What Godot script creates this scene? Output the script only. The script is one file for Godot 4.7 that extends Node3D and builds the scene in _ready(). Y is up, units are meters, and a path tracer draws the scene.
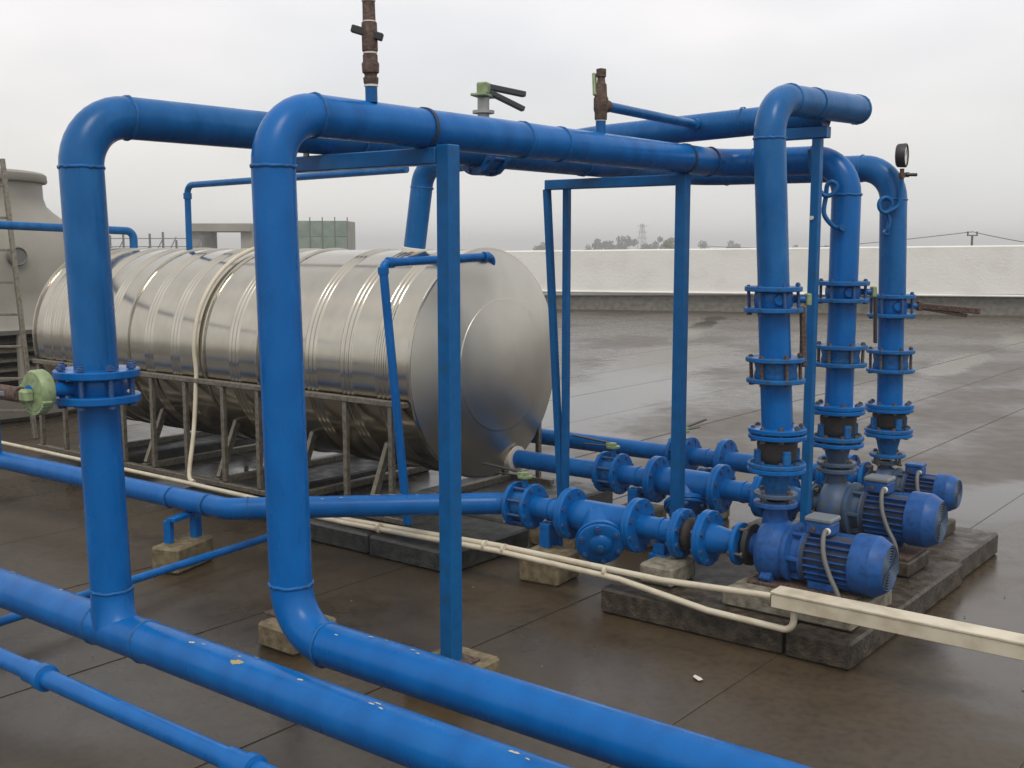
extends Node3D
# Rooftop pump station. World: x = along the overhead pipes ("east"), z = -"north"
# (the ground pipes, tank and pumps lie along north), y up, metres.

class MB:
	var v := PackedVector3Array()
	var n := PackedVector3Array()
	var ix := PackedInt32Array()
	func tri(a: int, b: int, c: int) -> void:
		var f := (v[b] - v[a]).cross(v[c] - v[a])
		if f.dot(n[a] + n[b] + n[c]) > 0.0:
			ix.append_array([a, c, b])
		else:
			ix.append_array([a, b, c])
	func vert(p: Vector3, q: Vector3) -> int:
		v.append(p)
		n.append(q)
		return v.size() - 1
	func flat(pts: Array) -> void:
		var q: Vector3 = (pts[1] - pts[0]).cross(pts[2] - pts[0]).normalized()
		face(pts, q)
	func face(pts: Array, q: Vector3) -> void:
		var s := v.size()
		for p in pts:
			vert(p, q)
		for i in range(1, pts.size() - 1):
			tri(s, s + i, s + i + 1)
	func grid(rows: int, cols: int, start: int) -> void:
		for i in rows - 1:
			for j in cols - 1:
				var a := start + i * cols + j
				tri(a, a + 1, a + cols)
				tri(a + 1, a + cols + 1, a + cols)
	func tube(path: Array, r, seg := 20, cap := true) -> void:
		var m := path.size()
		var t0: Vector3 = (path[1] - path[0]).normalized()
		var up := Vector3.UP if absf(t0.y) < 0.9 else Vector3.RIGHT
		var x := t0.cross(up).normalized()
		var start := v.size()
		for i in m:
			var t: Vector3 = t0
			if i > 0 and i < m - 1:
				t = ((path[i] - path[i - 1]).normalized() + (path[i + 1] - path[i]).normalized()).normalized()
			elif i == m - 1 and m > 1:
				t = (path[i] - path[i - 1]).normalized()
			x = (x - t * x.dot(t)).normalized()
			var y := t.cross(x)
			var rr: float = r[i] if r is Array else r
			for j in seg + 1:
				var a := TAU * j / seg
				var d := x * cos(a) + y * sin(a)
				vert(path[i] + d * rr, d)
		grid(m, seg + 1, start)
		if cap:
			for e in [0, m - 1]:
				var c: Vector3 = path[e]
				var q: Vector3 = (path[0] - path[1]).normalized() if e == 0 else (path[m - 1] - path[m - 2]).normalized()
				var s := vert(c, q)
				for j in seg + 1:
					vert(v[start + e * (seg + 1) + j], q)
				for j in seg:
					tri(s, s + 1 + j, s + 2 + j)
	func lathe(prof: Array, o: Vector3, axis: Vector3, seg := 24, crease := 0.75) -> void:
		var ax := axis.normalized()
		var x := ax.cross(Vector3.UP if absf(ax.y) < 0.9 else Vector3.RIGHT).normalized()
		var y := ax.cross(x)
		var m := prof.size()
		var sn := []
		for i in m - 1:
			var d: Vector2 = prof[i + 1] - prof[i]
			sn.append(Vector2(d.y, -d.x).normalized())
		for i in m - 1:
			var na: Vector2 = sn[i]
			var nb: Vector2 = sn[i]
			if i > 0 and sn[i].dot(sn[i - 1]) > crease:
				na = (sn[i] + sn[i - 1]).normalized()
			if i < m - 2 and sn[i].dot(sn[i + 1]) > crease:
				nb = (sn[i] + sn[i + 1]).normalized()
			var start := v.size()
			for k in 2:
				var p: Vector2 = prof[i + k]
				var q: Vector2 = nb if k else na
				for j in seg + 1:
					var a := TAU * j / seg
					var d := x * cos(a) + y * sin(a)
					vert(o + d * p.x + ax * p.y, d * q.x + ax * q.y)
			grid(2, seg + 1, start)
	func box(c: Vector3, size: Vector3, b := Basis.IDENTITY, bev := 0.003) -> void:
		var h := size * 0.5
		var bv := minf(bev, minf(h.x, minf(h.y, h.z)) * 0.6)
		var g := h - Vector3.ONE * bv
		for a in 3:
			var p := (a + 1) % 3
			var q := (a + 2) % 3
			for s in [-1.0, 1.0]:
				var pts := []
				for k in [[-1, -1], [1, -1], [1, 1], [-1, 1]]:
					var w := Vector3.ZERO
					w[a] = h[a] * s
					w[p] = g[p] * k[0]
					w[q] = g[q] * k[1]
					pts.append(c + b * w)
				var nn := Vector3.ZERO
				nn[a] = s
				face(pts, (b * nn).normalized())
			for s in [-1.0, 1.0]:      # edges parallel to axis a
				for t in [-1.0, 1.0]:
					var pts := []
					for k in [[0, -1], [0, 1], [1, 1], [1, -1]]:
						var w := Vector3.ZERO
						w[a] = g[a] * k[1]
						w[p] = (h[p] if k[0] == 0 else g[p]) * s
						w[q] = (g[q] if k[0] == 0 else h[q]) * t
						pts.append(c + b * w)
					var nn := Vector3.ZERO
					nn[p] = s
					nn[q] = t
					face(pts, (b * nn).normalized())
		for sx in [-1.0, 1.0]:
			for sy in [-1.0, 1.0]:
				for sz in [-1.0, 1.0]:
					var sg := Vector3(sx, sy, sz)
					face([c + b * (Vector3(h.x, g.y, g.z) * sg), c + b * (Vector3(g.x, h.y, g.z) * sg), c + b * (Vector3(g.x, g.y, h.z) * sg)], (b * sg).normalized())
	func bar(p0: Vector3, p1: Vector3, w: float, t: float, up := Vector3.UP, bev := 0.003) -> void:
		var z := (p1 - p0).normalized()
		var u := up if absf(z.dot(up)) < 0.95 else Vector3.RIGHT
		var x := u.cross(z).normalized()
		box((p0 + p1) * 0.5, Vector3(w, t, p0.distance_to(p1)), Basis(x, z.cross(x), z), bev)
	func hexa(p0: Vector3, p1: Vector3, r: float, sides := 6) -> void:
		var ax := (p1 - p0).normalized()
		var x := ax.cross(Vector3.UP if absf(ax.y) < 0.9 else Vector3.RIGHT).normalized()
		var y := ax.cross(x)
		var lo := []
		var hi := []
		for j in sides:
			var a := TAU * j / sides
			var d := (x * cos(a) + y * sin(a)) * r
			lo.append(p0 + d)
			hi.append(p1 + d)
		face(lo, -ax)
		face(hi, ax)
		for j in sides:
			var k := (j + 1) % sides
			face([lo[j], lo[k], hi[k], hi[j]], (lo[j] + lo[k] - p0 * 2).normalized())
	func ball(c: Vector3, r: Vector3, rows := 8, cols := 12) -> void:
		var start := v.size()
		for i in rows + 1:
			var e := PI * (float(i) / rows - 0.5)
			for j in cols + 1:
				var a := TAU * j / cols
				var d := Vector3(cos(a) * cos(e), sin(e), sin(a) * cos(e))
				vert(c + d * r, (d / r).normalized())
		grid(rows + 1, cols + 1, start)
	func weld(c: Vector3, axis: Vector3, r: float, rng: RandomNumberGenerator) -> void:
		var ax := axis.normalized()
		var x := ax.cross(Vector3.UP if absf(ax.y) < 0.9 else Vector3.RIGHT).normalized()
		var y := ax.cross(x)
		var start := v.size()
		var seg := 40
		var w := []
		for j in seg:
			w.append([rng.randf_range(0.0035, 0.0065), rng.randf_range(-0.002, 0.002)])
		for j in seg + 1:
			var a := TAU * j / seg
			var d := x * cos(a) + y * sin(a)
			var k = w[j % seg]
			for i in 7:
				var e := PI * i / 6.0
				var q := d * sin(e) - ax * cos(e)
				vert(c + d * (r - 0.001) + d * sin(e) * k[0] - ax * (cos(e) * 0.006 + k[1]), q)
		grid(seg + 1, 7, start)
	func mesh() -> ArrayMesh:
		var a := []
		a.resize(Mesh.ARRAY_MAX)
		a[Mesh.ARRAY_VERTEX] = v
		a[Mesh.ARRAY_NORMAL] = n
		a[Mesh.ARRAY_INDEX] = ix
		var m := ArrayMesh.new()
		m.add_surface_from_arrays(Mesh.PRIMITIVE_TRIANGLES, a)
		return m

var M := {}
var taken := {}
var bolt_cache := {}
var pipe_of := {}
var flange_of := {}
var rng := RandomNumberGenerator.new()
const UP := Vector3.UP
const EAST := Vector3(1, 0, 0)
const NORTH := Vector3(0, 0, -1)
const RP := 0.068            # radius of the big blue pipes

func P(e: float, u: float, n: float) -> Vector3:
	return Vector3(e, u, -n)

# ---------------------------------------------------------------- bookkeeping
func numbered(called: String) -> String:
	if not taken.has(called):
		taken[called] = 0
		return called
	taken[called] += 1
	return "%s_%03d" % [called, taken[called]]

func thing(called: String, label: String, category: String, at := Vector3.ZERO, group := "") -> Node3D:
	var o := Node3D.new()
	o.name = numbered(called)
	add_child(o)
	o.position = at
	o.set_meta("label", label)
	o.set_meta("category", category)
	if group != "":
		o.set_meta("group", group)
	return o

# commits a builder that was filled in WORLD coordinates under parent (thing or part)
func put(called: String, b: MB, mat: Material, parent: Node3D, label := "") -> MeshInstance3D:
	var o := MeshInstance3D.new()
	o.mesh = b.mesh()
	o.material_override = mat
	o.name = called
	parent.add_child(o, true)
	var off := Vector3.ZERO
	var q: Node = parent
	while q != self and q is Node3D:
		off += q.position
		q = q.get_parent()
	o.position = -off
	if label != "":
		o.set_meta("label", label)
	return o

func solo(called: String, b: MB, mat: Material, label: String, category: String, group := "") -> MeshInstance3D:
	var o := put(numbered(called), b, mat, self)
	o.set_meta("label", label)
	o.set_meta("category", category)
	if group != "":
		o.set_meta("group", group)
	return o

func structure(called: String, b: MB, mat: Material) -> MeshInstance3D:
	var o := put(numbered(called), b, mat, self)
	o.set_meta("kind", "structure")
	return o

# ---------------------------------------------------------------- materials
func noise_tex(seed_: int, freq: float, cols: Array, offs: Array, size := 512, oct := 4, normal := false, bump := 4.0) -> NoiseTexture2D:
	var f := FastNoiseLite.new()
	f.seed = seed_
	f.noise_type = FastNoiseLite.TYPE_SIMPLEX_SMOOTH
	f.frequency = freq
	f.fractal_octaves = oct
	var t := NoiseTexture2D.new()
	t.width = size
	t.height = size
	t.seamless = true
	t.noise = f
	if normal:
		t.as_normal_map = true
		t.bump_strength = bump
	else:
		var g := Gradient.new()
		g.offsets = PackedFloat32Array(offs)
		g.colors = PackedColorArray(cols)
		t.color_ramp = g
	return t

func lin(r: float, g: float, b: float) -> Color:
	return Color(r, g, b).linear_to_srgb()

func mat(key: String, tex: Texture2D, rough: float, metal := 0.0, scale := 1.0, nrm: Texture2D = null, nscale := 0.3, rtex: Texture2D = null) -> StandardMaterial3D:
	var m := StandardMaterial3D.new()
	m.albedo_texture = tex
	m.roughness = rough
	m.metallic = metal
	m.uv1_triplanar = true
	m.uv1_world_triplanar = true
	m.uv1_scale = Vector3.ONE * scale
	if nrm:
		m.normal_enabled = true
		m.normal_texture = nrm
		m.normal_scale = nscale
	if rtex:
		m.roughness_texture = rtex
		m.roughness_texture_channel = BaseMaterial3D.TEXTURE_CHANNEL_RED
	M[key] = m
	return m

func plain(key: String, c: Color, rough: float, metal := 0.0) -> StandardMaterial3D:
	var m := StandardMaterial3D.new()
	m.albedo_color = c
	m.roughness = rough
	m.metallic = metal
	M[key] = m
	return m

func ramp3(a: Color, b: Color, c: Color) -> Array:
	return [a, b, c]

func materials() -> void:
	var soft_n := noise_tex(5, 0.02, [], [], 512, 4, true, 3.0)
	var grit_n := noise_tex(6, 0.09, [], [], 512, 4, true, 6.0)
	var rgh := noise_tex(7, 0.012, [Color(.65, .65, .65), Color(1, 1, 1)], [0.25, 0.75])
	mat("blue", noise_tex(1, 0.012, [lin(.0005, .086, .29), lin(.001, .101, .34), lin(.0015, .112, .372), lin(.006, .126, .385)], [0.1, 0.45, 0.7, 0.95]), 0.36, 0.0, 0.9, soft_n, 0.12, rgh)
	mat("blue_top", noise_tex(2, 0.012, [lin(.002, .075, .23), lin(.004, .094, .28), lin(.010, .112, .315), lin(.03, .14, .32)], [0.1, 0.45, 0.7, 0.95]), 0.36, 0.0, 0.9, soft_n, 0.12, rgh)
	mat("blue_dirty", noise_tex(3, 0.03, [lin(.05, .055, .05), lin(.012, .09, .25), lin(.005, .11, .34), lin(.008, .13, .39)], [0.1, 0.36, 0.55, 0.9]), 0.5, 0.0, 2.2, soft_n, 0.2, rgh)
	mat("motor_blue", noise_tex(4, 0.03, [lin(.018, .05, .14), lin(.015, .078, .26), lin(.022, .096, .31)], [0.15, 0.45, 0.9]), 0.5, 0.0, 1.6, soft_n, 0.15, rgh)
	mat("motor_grime", noise_tex(37, 0.03, [lin(.05, .04, .035), lin(.03, .045, .09), lin(.025, .06, .18)], [0.2, 0.55, 0.9]), 0.65, 0.0, 2.0)
	mat("pump_grey_blue", noise_tex(14, 0.03, [lin(.075, .08, .075), lin(.05, .085, .14), lin(.022, .075, .24)], [0.2, 0.5, 0.85]), 0.55, 0.0, 2.0, soft_n, 0.2, rgh)
	mat("beam_blue", noise_tex(8, 0.02, [lin(.015, .075, .15), lin(.003, .086, .25), lin(.003, .102, .295)], [0.06, 0.3, 0.9]), 0.45, 0.0, 1.2, soft_n, 0.15, rgh)
	mat("steel", noise_tex(9, 0.012, [lin(.43, .40, .335), lin(.455, .425, .36), lin(.48, .45, .385)], [0.2, 0.5, 0.85], 512, 3), 0.17, 1.0, 0.8, null, 0.0, noise_tex(11, 0.006, [Color(.85, .85, .85), Color(1, 1, 1)], [0.2, 0.8], 512, 2))
	mat("steel_end", noise_tex(12, 0.012, [lin(.50, .475, .415), lin(.52, .495, .435), lin(.54, .515, .455)], [0.2, 0.5, 0.85], 512, 3), 0.36, 1.0, 0.8)
	mat("stand_steel", noise_tex(15, 0.03, [lin(.15, .125, .095), lin(.22, .20, .16), lin(.25, .23, .19)], [0.2, 0.5, 0.85]), 0.5, 0.7, 1.5)
	mat("concrete", noise_tex(16, 0.02, [lin(.105, .08, .042), lin(.16, .125, .07), lin(.22, .18, .11)], [0.2, 0.5, 0.85], 512, 5), 0.75, 0.0, 1.6, grit_n, 0.25)
	mat("concrete_pale", noise_tex(36, 0.02, [lin(.11, .095, .065), lin(.19, .17, .13), lin(.26, .24, .19)], [0.15, 0.5, 0.88], 512, 5), 0.75, 0.0, 1.6, grit_n, 0.2)
	mat("plinth", noise_tex(17, 0.02, [lin(.022, .016, .010), lin(.042, .033, .022), lin(.080, .063, .042)], [0.2, 0.5, 0.88], 512, 5), 0.62, 0.0, 1.3, grit_n, 0.25, rgh)
	mat("pad_black", noise_tex(18, 0.02, [lin(.016, .017, .017), lin(.028, .029, .028), lin(.05, .05, .045)], [0.2, 0.5, 0.88], 512, 5), 0.55, 0.0, 1.3, grit_n, 0.25, rgh)
	mat("cream", noise_tex(19, 0.01, [lin(.46, .40, .29), lin(.56, .50, .38), lin(.60, .55, .43)], [0.15, 0.5, 0.9]), 0.4, 0.0, 1.2)
	mat("white_wall", noise_tex(20, 0.008, [lin(.63, .62, .585), lin(.69, .68, .645), lin(.71, .70, .67)], [0.2, 0.45, 0.85], 512, 5), 0.8, 0.0, 0.25, grit_n, 0.08)
	mat("flashing", noise_tex(21, 0.02, [lin(.10, .093, .08), lin(.15, .14, .12), lin(.19, .178, .155)], [0.2, 0.5, 0.85], 512, 5), 0.6, 0.0, 0.6, grit_n, 0.3)
	mat("rust", noise_tex(22, 0.04, [lin(.045, .025, .018), lin(.085, .052, .04), lin(.14, .095, .07)], [0.25, 0.5, 0.8]), 0.8, 0.0, 3.0, grit_n, 0.5)
	mat("rubber", noise_tex(23, 0.03, [lin(.014, .011, .010), lin(.022, .017, .015), lin(.035, .028, .024)], [0.25, 0.5, 0.8]), 0.7, 0.0, 3.0)
	mat("green", noise_tex(24, 0.02, [lin(.15, .19, .09), lin(.22, .29, .145), lin(.28, .34, .19)], [0.15, 0.5, 0.9]), 0.45, 0.0, 3.0)
	mat("fibreglass", noise_tex(25, 0.006, [lin(.20, .185, .155), lin(.235, .22, .185), lin(.255, .24, .205)], [0.2, 0.5, 0.85], 512, 5), 0.55, 0.0, 0.4)
	mat("bolt_blue", noise_tex(26, 0.05, [lin(.035, .03, .028), lin(.02, .07, .20), lin(.015, .12, .42)], [0.3, 0.5, 0.75]), 0.5, 0.0, 6.0)
	mat("bolt_steel", noise_tex(27, 0.05, [lin(.05, .03, .022), lin(.12, .11, .10), lin(.25, .24, .22)], [0.3, 0.5, 0.8]), 0.5, 0.6, 6.0)
	for q in ["blue", "blue_top"]:      # runs and wear drawn out downwards
		M[q].uv1_scale = Vector3(1.15, .5, 1.15)
	for q in ["blue", "blue_top", "blue_dirty", "motor_blue", "beam_blue"]:
		M[q].metallic_specular = 0.34
	plain("slate", lin(.035, .038, .045), 0.5)
	plain("strap_blue", lin(.012, .035, .08), 0.6)
	plain("black", lin(.018, .017, .018), 0.5)
	plain("black_matt", lin(.012, .012, .012), 0.85)
	plain("grey_lid", lin(.15, .17, .19), 0.5)
	plain("grey_hose", lin(.13, .13, .12), 0.5)
	plain("tape", lin(.62, .57, .50), 0.7)
	plain("galv", lin(.33, .33, .32), 0.45, 0.6)
	plain("white_dial", lin(.75, .75, .72), 0.4)
	plain("chip", lin(.42, .40, .33), 0.7)
	plain("chip_yellow", lin(.32, .28, .12), 0.7)
	plain("dark_recess", lin(.02, .019, .017), 0.8)
	plain("leaf", lin(.035, .05, .028), 0.8)
	plain("leaf_light", lin(.06, .075, .035), 0.8)
	plain("leaf_olive", lin(.12, .11, .03), 0.8)
	plain("bark", lin(.06, .045, .03), 0.9)
	plain("far_steel", lin(.16, .16, .16), 0.6, 0.3)
	plain("far_wire", lin(.05, .05, .05), 0.7)
	mat("far_concrete", noise_tex(28, 0.01, [lin(.22, .21, .18), lin(.30, .28, .245)], [0.3, 0.7]), 0.85, 0.0, 0.1)
	mat("net_green", noise_tex(29, 0.02, [lin(.13, .18, .14), lin(.17, .225, .18), lin(.21, .255, .21)], [0.25, 0.5, 0.8]), 0.9, 0.0, 0.12)
	mat("land", noise_tex(30, 0.01, [lin(.07, .08, .045), lin(.12, .12, .08), lin(.16, .15, .11)], [0.25, 0.5, 0.8]), 0.95, 0.0, 0.01)

# ---------------------------------------------------------------- wet roof maps
var roof_lo := Vector2(0.0, -3.0)       # east, north of the map's corner
var roof_span := 32.0
func smooth(a: float, b: float, x: float) -> float:
	var t := clampf((x - a) / (b - a), 0.0, 1.0)
	return t * t * (3.0 - 2.0 * t)

func roof_material() -> void:
	var S := 1280
	var big := FastNoiseLite.new()
	big.seed = 31
	big.frequency = 0.018
	big.fractal_octaves = 5
	var fine := FastNoiseLite.new()
	fine.seed = 32
	fine.frequency = 0.11
	fine.fractal_octaves = 4
	var stain := FastNoiseLite.new()
	stain.seed = 33
	stain.frequency = 0.009
	stain.fractal_octaves = 5
	var a := big.get_image(S, S, false, false, false).get_data()
	var b := fine.get_image(S, S, false, false, false).get_data()
	var c := stain.get_image(S, S, false, false, false).get_data()
	# standing water: east, north, half-length east, half-length north, turn
	var pools := [
		[9.6, 6.5, 2.6, 0.9, 0.25], [8.2, 6.1, 1.3, 0.55, 0.1], [13.5, 7.9, 2.6, 0.8, 0.3], [19.4, 10.6, 3.4, 0.3, 0.4],
		[7.35, 1.85, 0.75, 0.33, -0.2], [4.6, 0.95, 0.62, 0.42, 0.3], [20.5, 5.0, 2.2, 0.35, 0.2], [5.2, 7.1, 0.4, 0.25, 0.0],
		[5.9, 7.4, 0.45, 0.25, 0.0], [5.2, 6.3, 0.35, 0.2, 0.0], [15.5, 4.6, 1.7, 0.3, 0.1], [10.9, 6.9, 3.4, 0.5, 0.5],
	]
	# rust runs round the plinths: east, north, radius
	var rusts := [[3.75, 1.9, .35], [3.85, 2.5, .3], [3.9, 1.4, .3], [3.9, 3.1, .3], [4.9, 1.35, .3], [3.25, 4.6, .3], [2.9, 2.5, .25], [2.8, 3.2, .25], [5.6, 1.4, .35]]
	var col := PackedByteArray()
	col.resize(S * S * 3)
	var rou := PackedByteArray()
	rou.resize(S * S)
	for y in S:
		var nn := roof_lo.y + roof_span * (y + 0.5) / S
		for x in S:
			var ee := roof_lo.x + roof_span * (x + 0.5) / S
			var i := y * S + x
			var na := a[i] / 255.0
			var nb := b[i] / 255.0
			var nc := c[i] / 255.0
			var pool := 0.0
			for q in pools:
				var dx: float = ee - q[0]
				var dy: float = nn - q[1]
				if absf(dx) > q[2] * 1.7 + 0.5 or absf(dy) > q[3] * 1.7 + q[2] * 0.8:
					continue
				var cs := cos(q[4])
				var sn := sin(q[4])
				var px: float = (dx * cs + dy * sn) / q[2]
				var py: float = (-dx * sn + dy * cs) / q[3]
				var d := sqrt(px * px + py * py) + (na - 0.5) * 0.7 + (nb - 0.5) * 0.3
				pool = maxf(pool, 1.0 - smooth(0.55, 1.35, d))
			var damp := smooth(0.30, 0.62, nc)
			var r := lerpf(0.46, 0.27, damp) + (nb - 0.5) * 0.16
			r = lerpf(r, 0.10, pool)
			var k := lerpf(1.12, 0.78, damp) * (0.86 + 0.28 * nb) * lerpf(1.0, 0.72, pool)
			var base := Vector3(0.055, 0.0415, 0.0270) * k
			var ru := 0.0
			for q in rusts:
				var d2 := Vector2(ee - q[0], nn - q[1]).length() / float(q[2])
				if d2 < 1.6:
					ru = maxf(ru, (1.0 - smooth(0.4, 1.4, d2 + (na - 0.5) * 1.4)) * 0.42)
			base = base.lerp(Vector3(0.070, 0.043, 0.016) * (0.7 + 0.5 * nb), ru)
			rou[i] = int(clampf(r, 0.04, 1.0) * 255.0)
			var cc := lin(base.x, base.y, base.z)
			col[i * 3] = int(clampf(cc.r, 0, 1) * 255)
			col[i * 3 + 1] = int(clampf(cc.g, 0, 1) * 255)
			col[i * 3 + 2] = int(clampf(cc.b, 0, 1) * 255)
	var m := StandardMaterial3D.new()
	m.albedo_texture = ImageTexture.create_from_image(Image.create_from_data(S, S, false, Image.FORMAT_RGB8, col))
	m.roughness_texture = ImageTexture.create_from_image(Image.create_from_data(S, S, false, Image.FORMAT_L8, rou))
	m.roughness_texture_channel = BaseMaterial3D.TEXTURE_CHANNEL_RED
	m.roughness = 1.0
	m.metallic_specular = 0.46
	m.detail_enabled = true
	m.detail_blend_mode = BaseMaterial3D.BLEND_MODE_MUL
	m.detail_uv_layer = BaseMaterial3D.DETAIL_UV_2
	m.detail_albedo = noise_tex(35, 0.03, [Color(.90, .895, .885), Color(1, 1, 1), Color(1, 1, 1)], [0.25, 0.55, 0.8], 1024, 6)
	M["roof"] = m

func roof_sheet(e0: float, e1a: float, e1b: float, n0: float, n1: float, top: float, parent: Node3D) -> void:
	# one membrane sheet: its south edge (n0) lies on the sheet before it as a thin lap
	var lo := top - 0.004
	var lap := 0.003 if n0 < 4.5 else 0.0012
	var v := [P(e0, top, n0), P(e1a, top, n0), P(e1b, top - lap, n1), P(e0, top - lap, n1), P(e0, lo - 0.004, n0), P(e1a, lo - 0.004, n0)]
	var st := SurfaceTool.new()
	st.begin(Mesh.PRIMITIVE_TRIANGLES)
	for f in [[[3, 2, 1, 0], Vector3.UP], [[0, 1, 5, 4], Vector3(0, 0, 1)]]:
		for t in [[0, 1, 2], [0, 2, 3]]:
			for k in t:
				var p: Vector3 = v[f[0][k]]
				st.set_normal(f[1])
				st.set_uv(Vector2((p.x - roof_lo.x) / roof_span, (-p.z - roof_lo.y) / roof_span))
				st.set_uv2(Vector2(p.x, -p.z) * .62)
				st.add_vertex(p)
	var o := MeshInstance3D.new()
	o.mesh = st.commit()
	o.material_override = M["roof"]
	o.name = "membrane_sheet"
	parent.add_child(o, true)

# ---------------------------------------------------------------- pipe fittings
func route(pts: Array, rad: float, steps := 10) -> Array:
	var out := [pts[0]]
	for i in range(1, pts.size() - 1):
		var a: Vector3 = (pts[i - 1] - pts[i]).normalized()
		var b: Vector3 = (pts[i + 1] - pts[i]).normalized()
		var half := a.angle_to(b) * 0.5
		var cut := rad / tan(half)
		var c: Vector3 = pts[i] + (a + b).normalized() * (rad / sin(half))
		var u: Vector3 = pts[i] + a * cut - c
		var w: Vector3 = pts[i] + b * cut - c
		for k in steps + 1:
			out.append(c + u.slerp(w, float(k) / steps))
	out.append(pts[-1])
	return out

func pipe(parent: Node3D, pts: Array, r: float, bend: float, m: Material, called := "pipe", seg := 28) -> MeshInstance3D:
	var b := MB.new()
	b.tube(route(pts, bend), r, seg)
	var o := put(called, b, m, parent)
	if not pipe_of.has(parent):
		pipe_of[parent] = o
	return o

func welds(parent: Node3D, list: Array, r: float, _m: Material) -> void:
	parent = pipe_of.get(parent, parent)
	for q in list:
		var b := MB.new()
		b.weld(q[0], q[1], r, rng)
		put("weld_seam", b, M["blue_dirty"], parent)

func disc_shape(b: MB, c: Vector3, ax: Vector3, R: float, t: float, r: float, seg := 32) -> void:
	var h := t * 0.56
	b.lathe([Vector2(r * 0.98, -h), Vector2(R - .003, -h), Vector2(R, -h + .003), Vector2(R, h - .003), Vector2(R - .003, h), Vector2(r * 0.98, h)], c, ax, seg)

func flange(parent: Node3D, c: Vector3, ax: Vector3, R: float, t: float, r: float, m: Material, called := "flange") -> MeshInstance3D:
	var b := MB.new()
	disc_shape(b, c, ax, R, t, r)
	var o := put(called, b, m, parent)
	flange_of[parent] = o
	return o

# through bolts with head and nut, from p0 to p1 along the axis, n of them on radius Rb
func bolts(parent: Node3D, p0: Vector3, p1: Vector3, Rb: float, n: int, rad: float, m: Material, turn := 0.0, called := "bolt") -> void:
	parent = flange_of.get(parent, parent)
	var L := p0.distance_to(p1)
	var key := "%.4f/%.4f" % [L, rad]
	if not bolt_cache.has(key):
		var b := MB.new()
		b.hexa(Vector3(0, -rad * 1.15, 0), Vector3.ZERO, rad * 1.7)
		b.hexa(Vector3(0, L, 0), Vector3(0, L + rad * 1.2, 0), rad * 1.7)
		b.tube([Vector3(0, -rad * 0.5, 0), Vector3(0, L + rad * 1.9, 0)], rad, 8)
		bolt_cache[key] = b.mesh()
	var ax := (p1 - p0).normalized()
	var x := ax.cross(Vector3.UP if absf(ax.y) < 0.9 else Vector3.RIGHT).normalized()
	var y := ax.cross(x)
	var off := Vector3.ZERO
	var q: Node = parent
	while q != self and q is Node3D:
		off += q.position
		q = q.get_parent()
	for k in n:
		var a := TAU * (k + 0.5) / n + turn
		var d := x * cos(a) + y * sin(a)
		var o := MeshInstance3D.new()
		o.mesh = bolt_cache[key]
		o.material_override = m
		o.name = called
		parent.add_child(o, true)
		o.transform = Transform3D(Basis(d, ax, d.cross(ax)), p0 + d * Rb - off)

func strap(parent: Node3D, c: Vector3, ax: Vector3, r: float, m: Material, called := "strap") -> void:
	var b := MB.new()
	b.lathe([Vector2(r - .004, -.008), Vector2(r + .004, -.008), Vector2(r + .004, .008), Vector2(r - .004, .008)], c, ax, 28)
	put(called, b, m, parent)

func chips(parent: Node3D, p0: Vector3, p1: Vector3, r: float, list: Array) -> void:
	# flaked paint: thin ragged scabs lying on the pipe; along (0..1), degrees from the top, size
	parent = pipe_of.get(parent, parent)
	var ax := (p1 - p0).normalized()
	var side := ax.cross(UP).normalized()
	var up := side.cross(ax)
	for q in list:
		var b := MB.new()
		var nseg := 14
		var c: Vector3 = p0.lerp(p1, q[0])
		var a0 := deg_to_rad(q[1])
		var mid := b.vert(c + (up * cos(a0) + side * sin(a0)) * (r + .0012), up * cos(a0) + side * sin(a0))
		for k in nseg + 1:
			var t := TAU * (k % nseg) / nseg
			var w: float = q[2] * 0.8 * (0.25 + 0.6 * absf(sin(k % nseg * 2.7 + q[0] * 40.0)) + 0.35 * absf(sin(k % nseg * 1.1 + q[0] * 90.0)))
			var a := a0 + sin(t) * w * 0.6 / r
			var d := up * cos(a) + side * sin(a)
			b.vert(c + ax * cos(t) * w * 1.5 + d * (r + .0008), d)
		for k in nseg:
			b.tri(mid, mid + 1 + k, mid + 2 + k)
		put("paint_chip", b, M["chip_yellow"] if q.size() > 3 else M["chip"], parent)

# wafer butterfly valve body between two flange faces (c0 -> c1)
func valve_body(parent: Node3D, c0: Vector3, c1: Vector3, r: float, boss: Vector3, m: Material) -> void:
	var ax := (c1 - c0).normalized()
	var L := c0.distance_to(c1)
	var b := MB.new()
	var w := L * 0.5
	b.lathe([Vector2(r * .9, -w), Vector2(r * 1.16, -w), Vector2(r * 1.24, -w * .55), Vector2(r * 1.24, w * .55), Vector2(r * 1.16, w), Vector2(r * .9, w)], (c0 + c1) * 0.5, ax, 32)
	var body := put("valve_body", b, m, parent)
	flange_of[parent] = body
	var e := MB.new()
	var o := (c0 + c1) * 0.5
	e.lathe([Vector2(.0, r * 1.42), Vector2(r * .30, r * 1.42), Vector2(r * .36, r * 1.36), Vector2(r * .40, r * 1.1)], o, boss, 16)
	put("boss", e, m, body)

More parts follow.
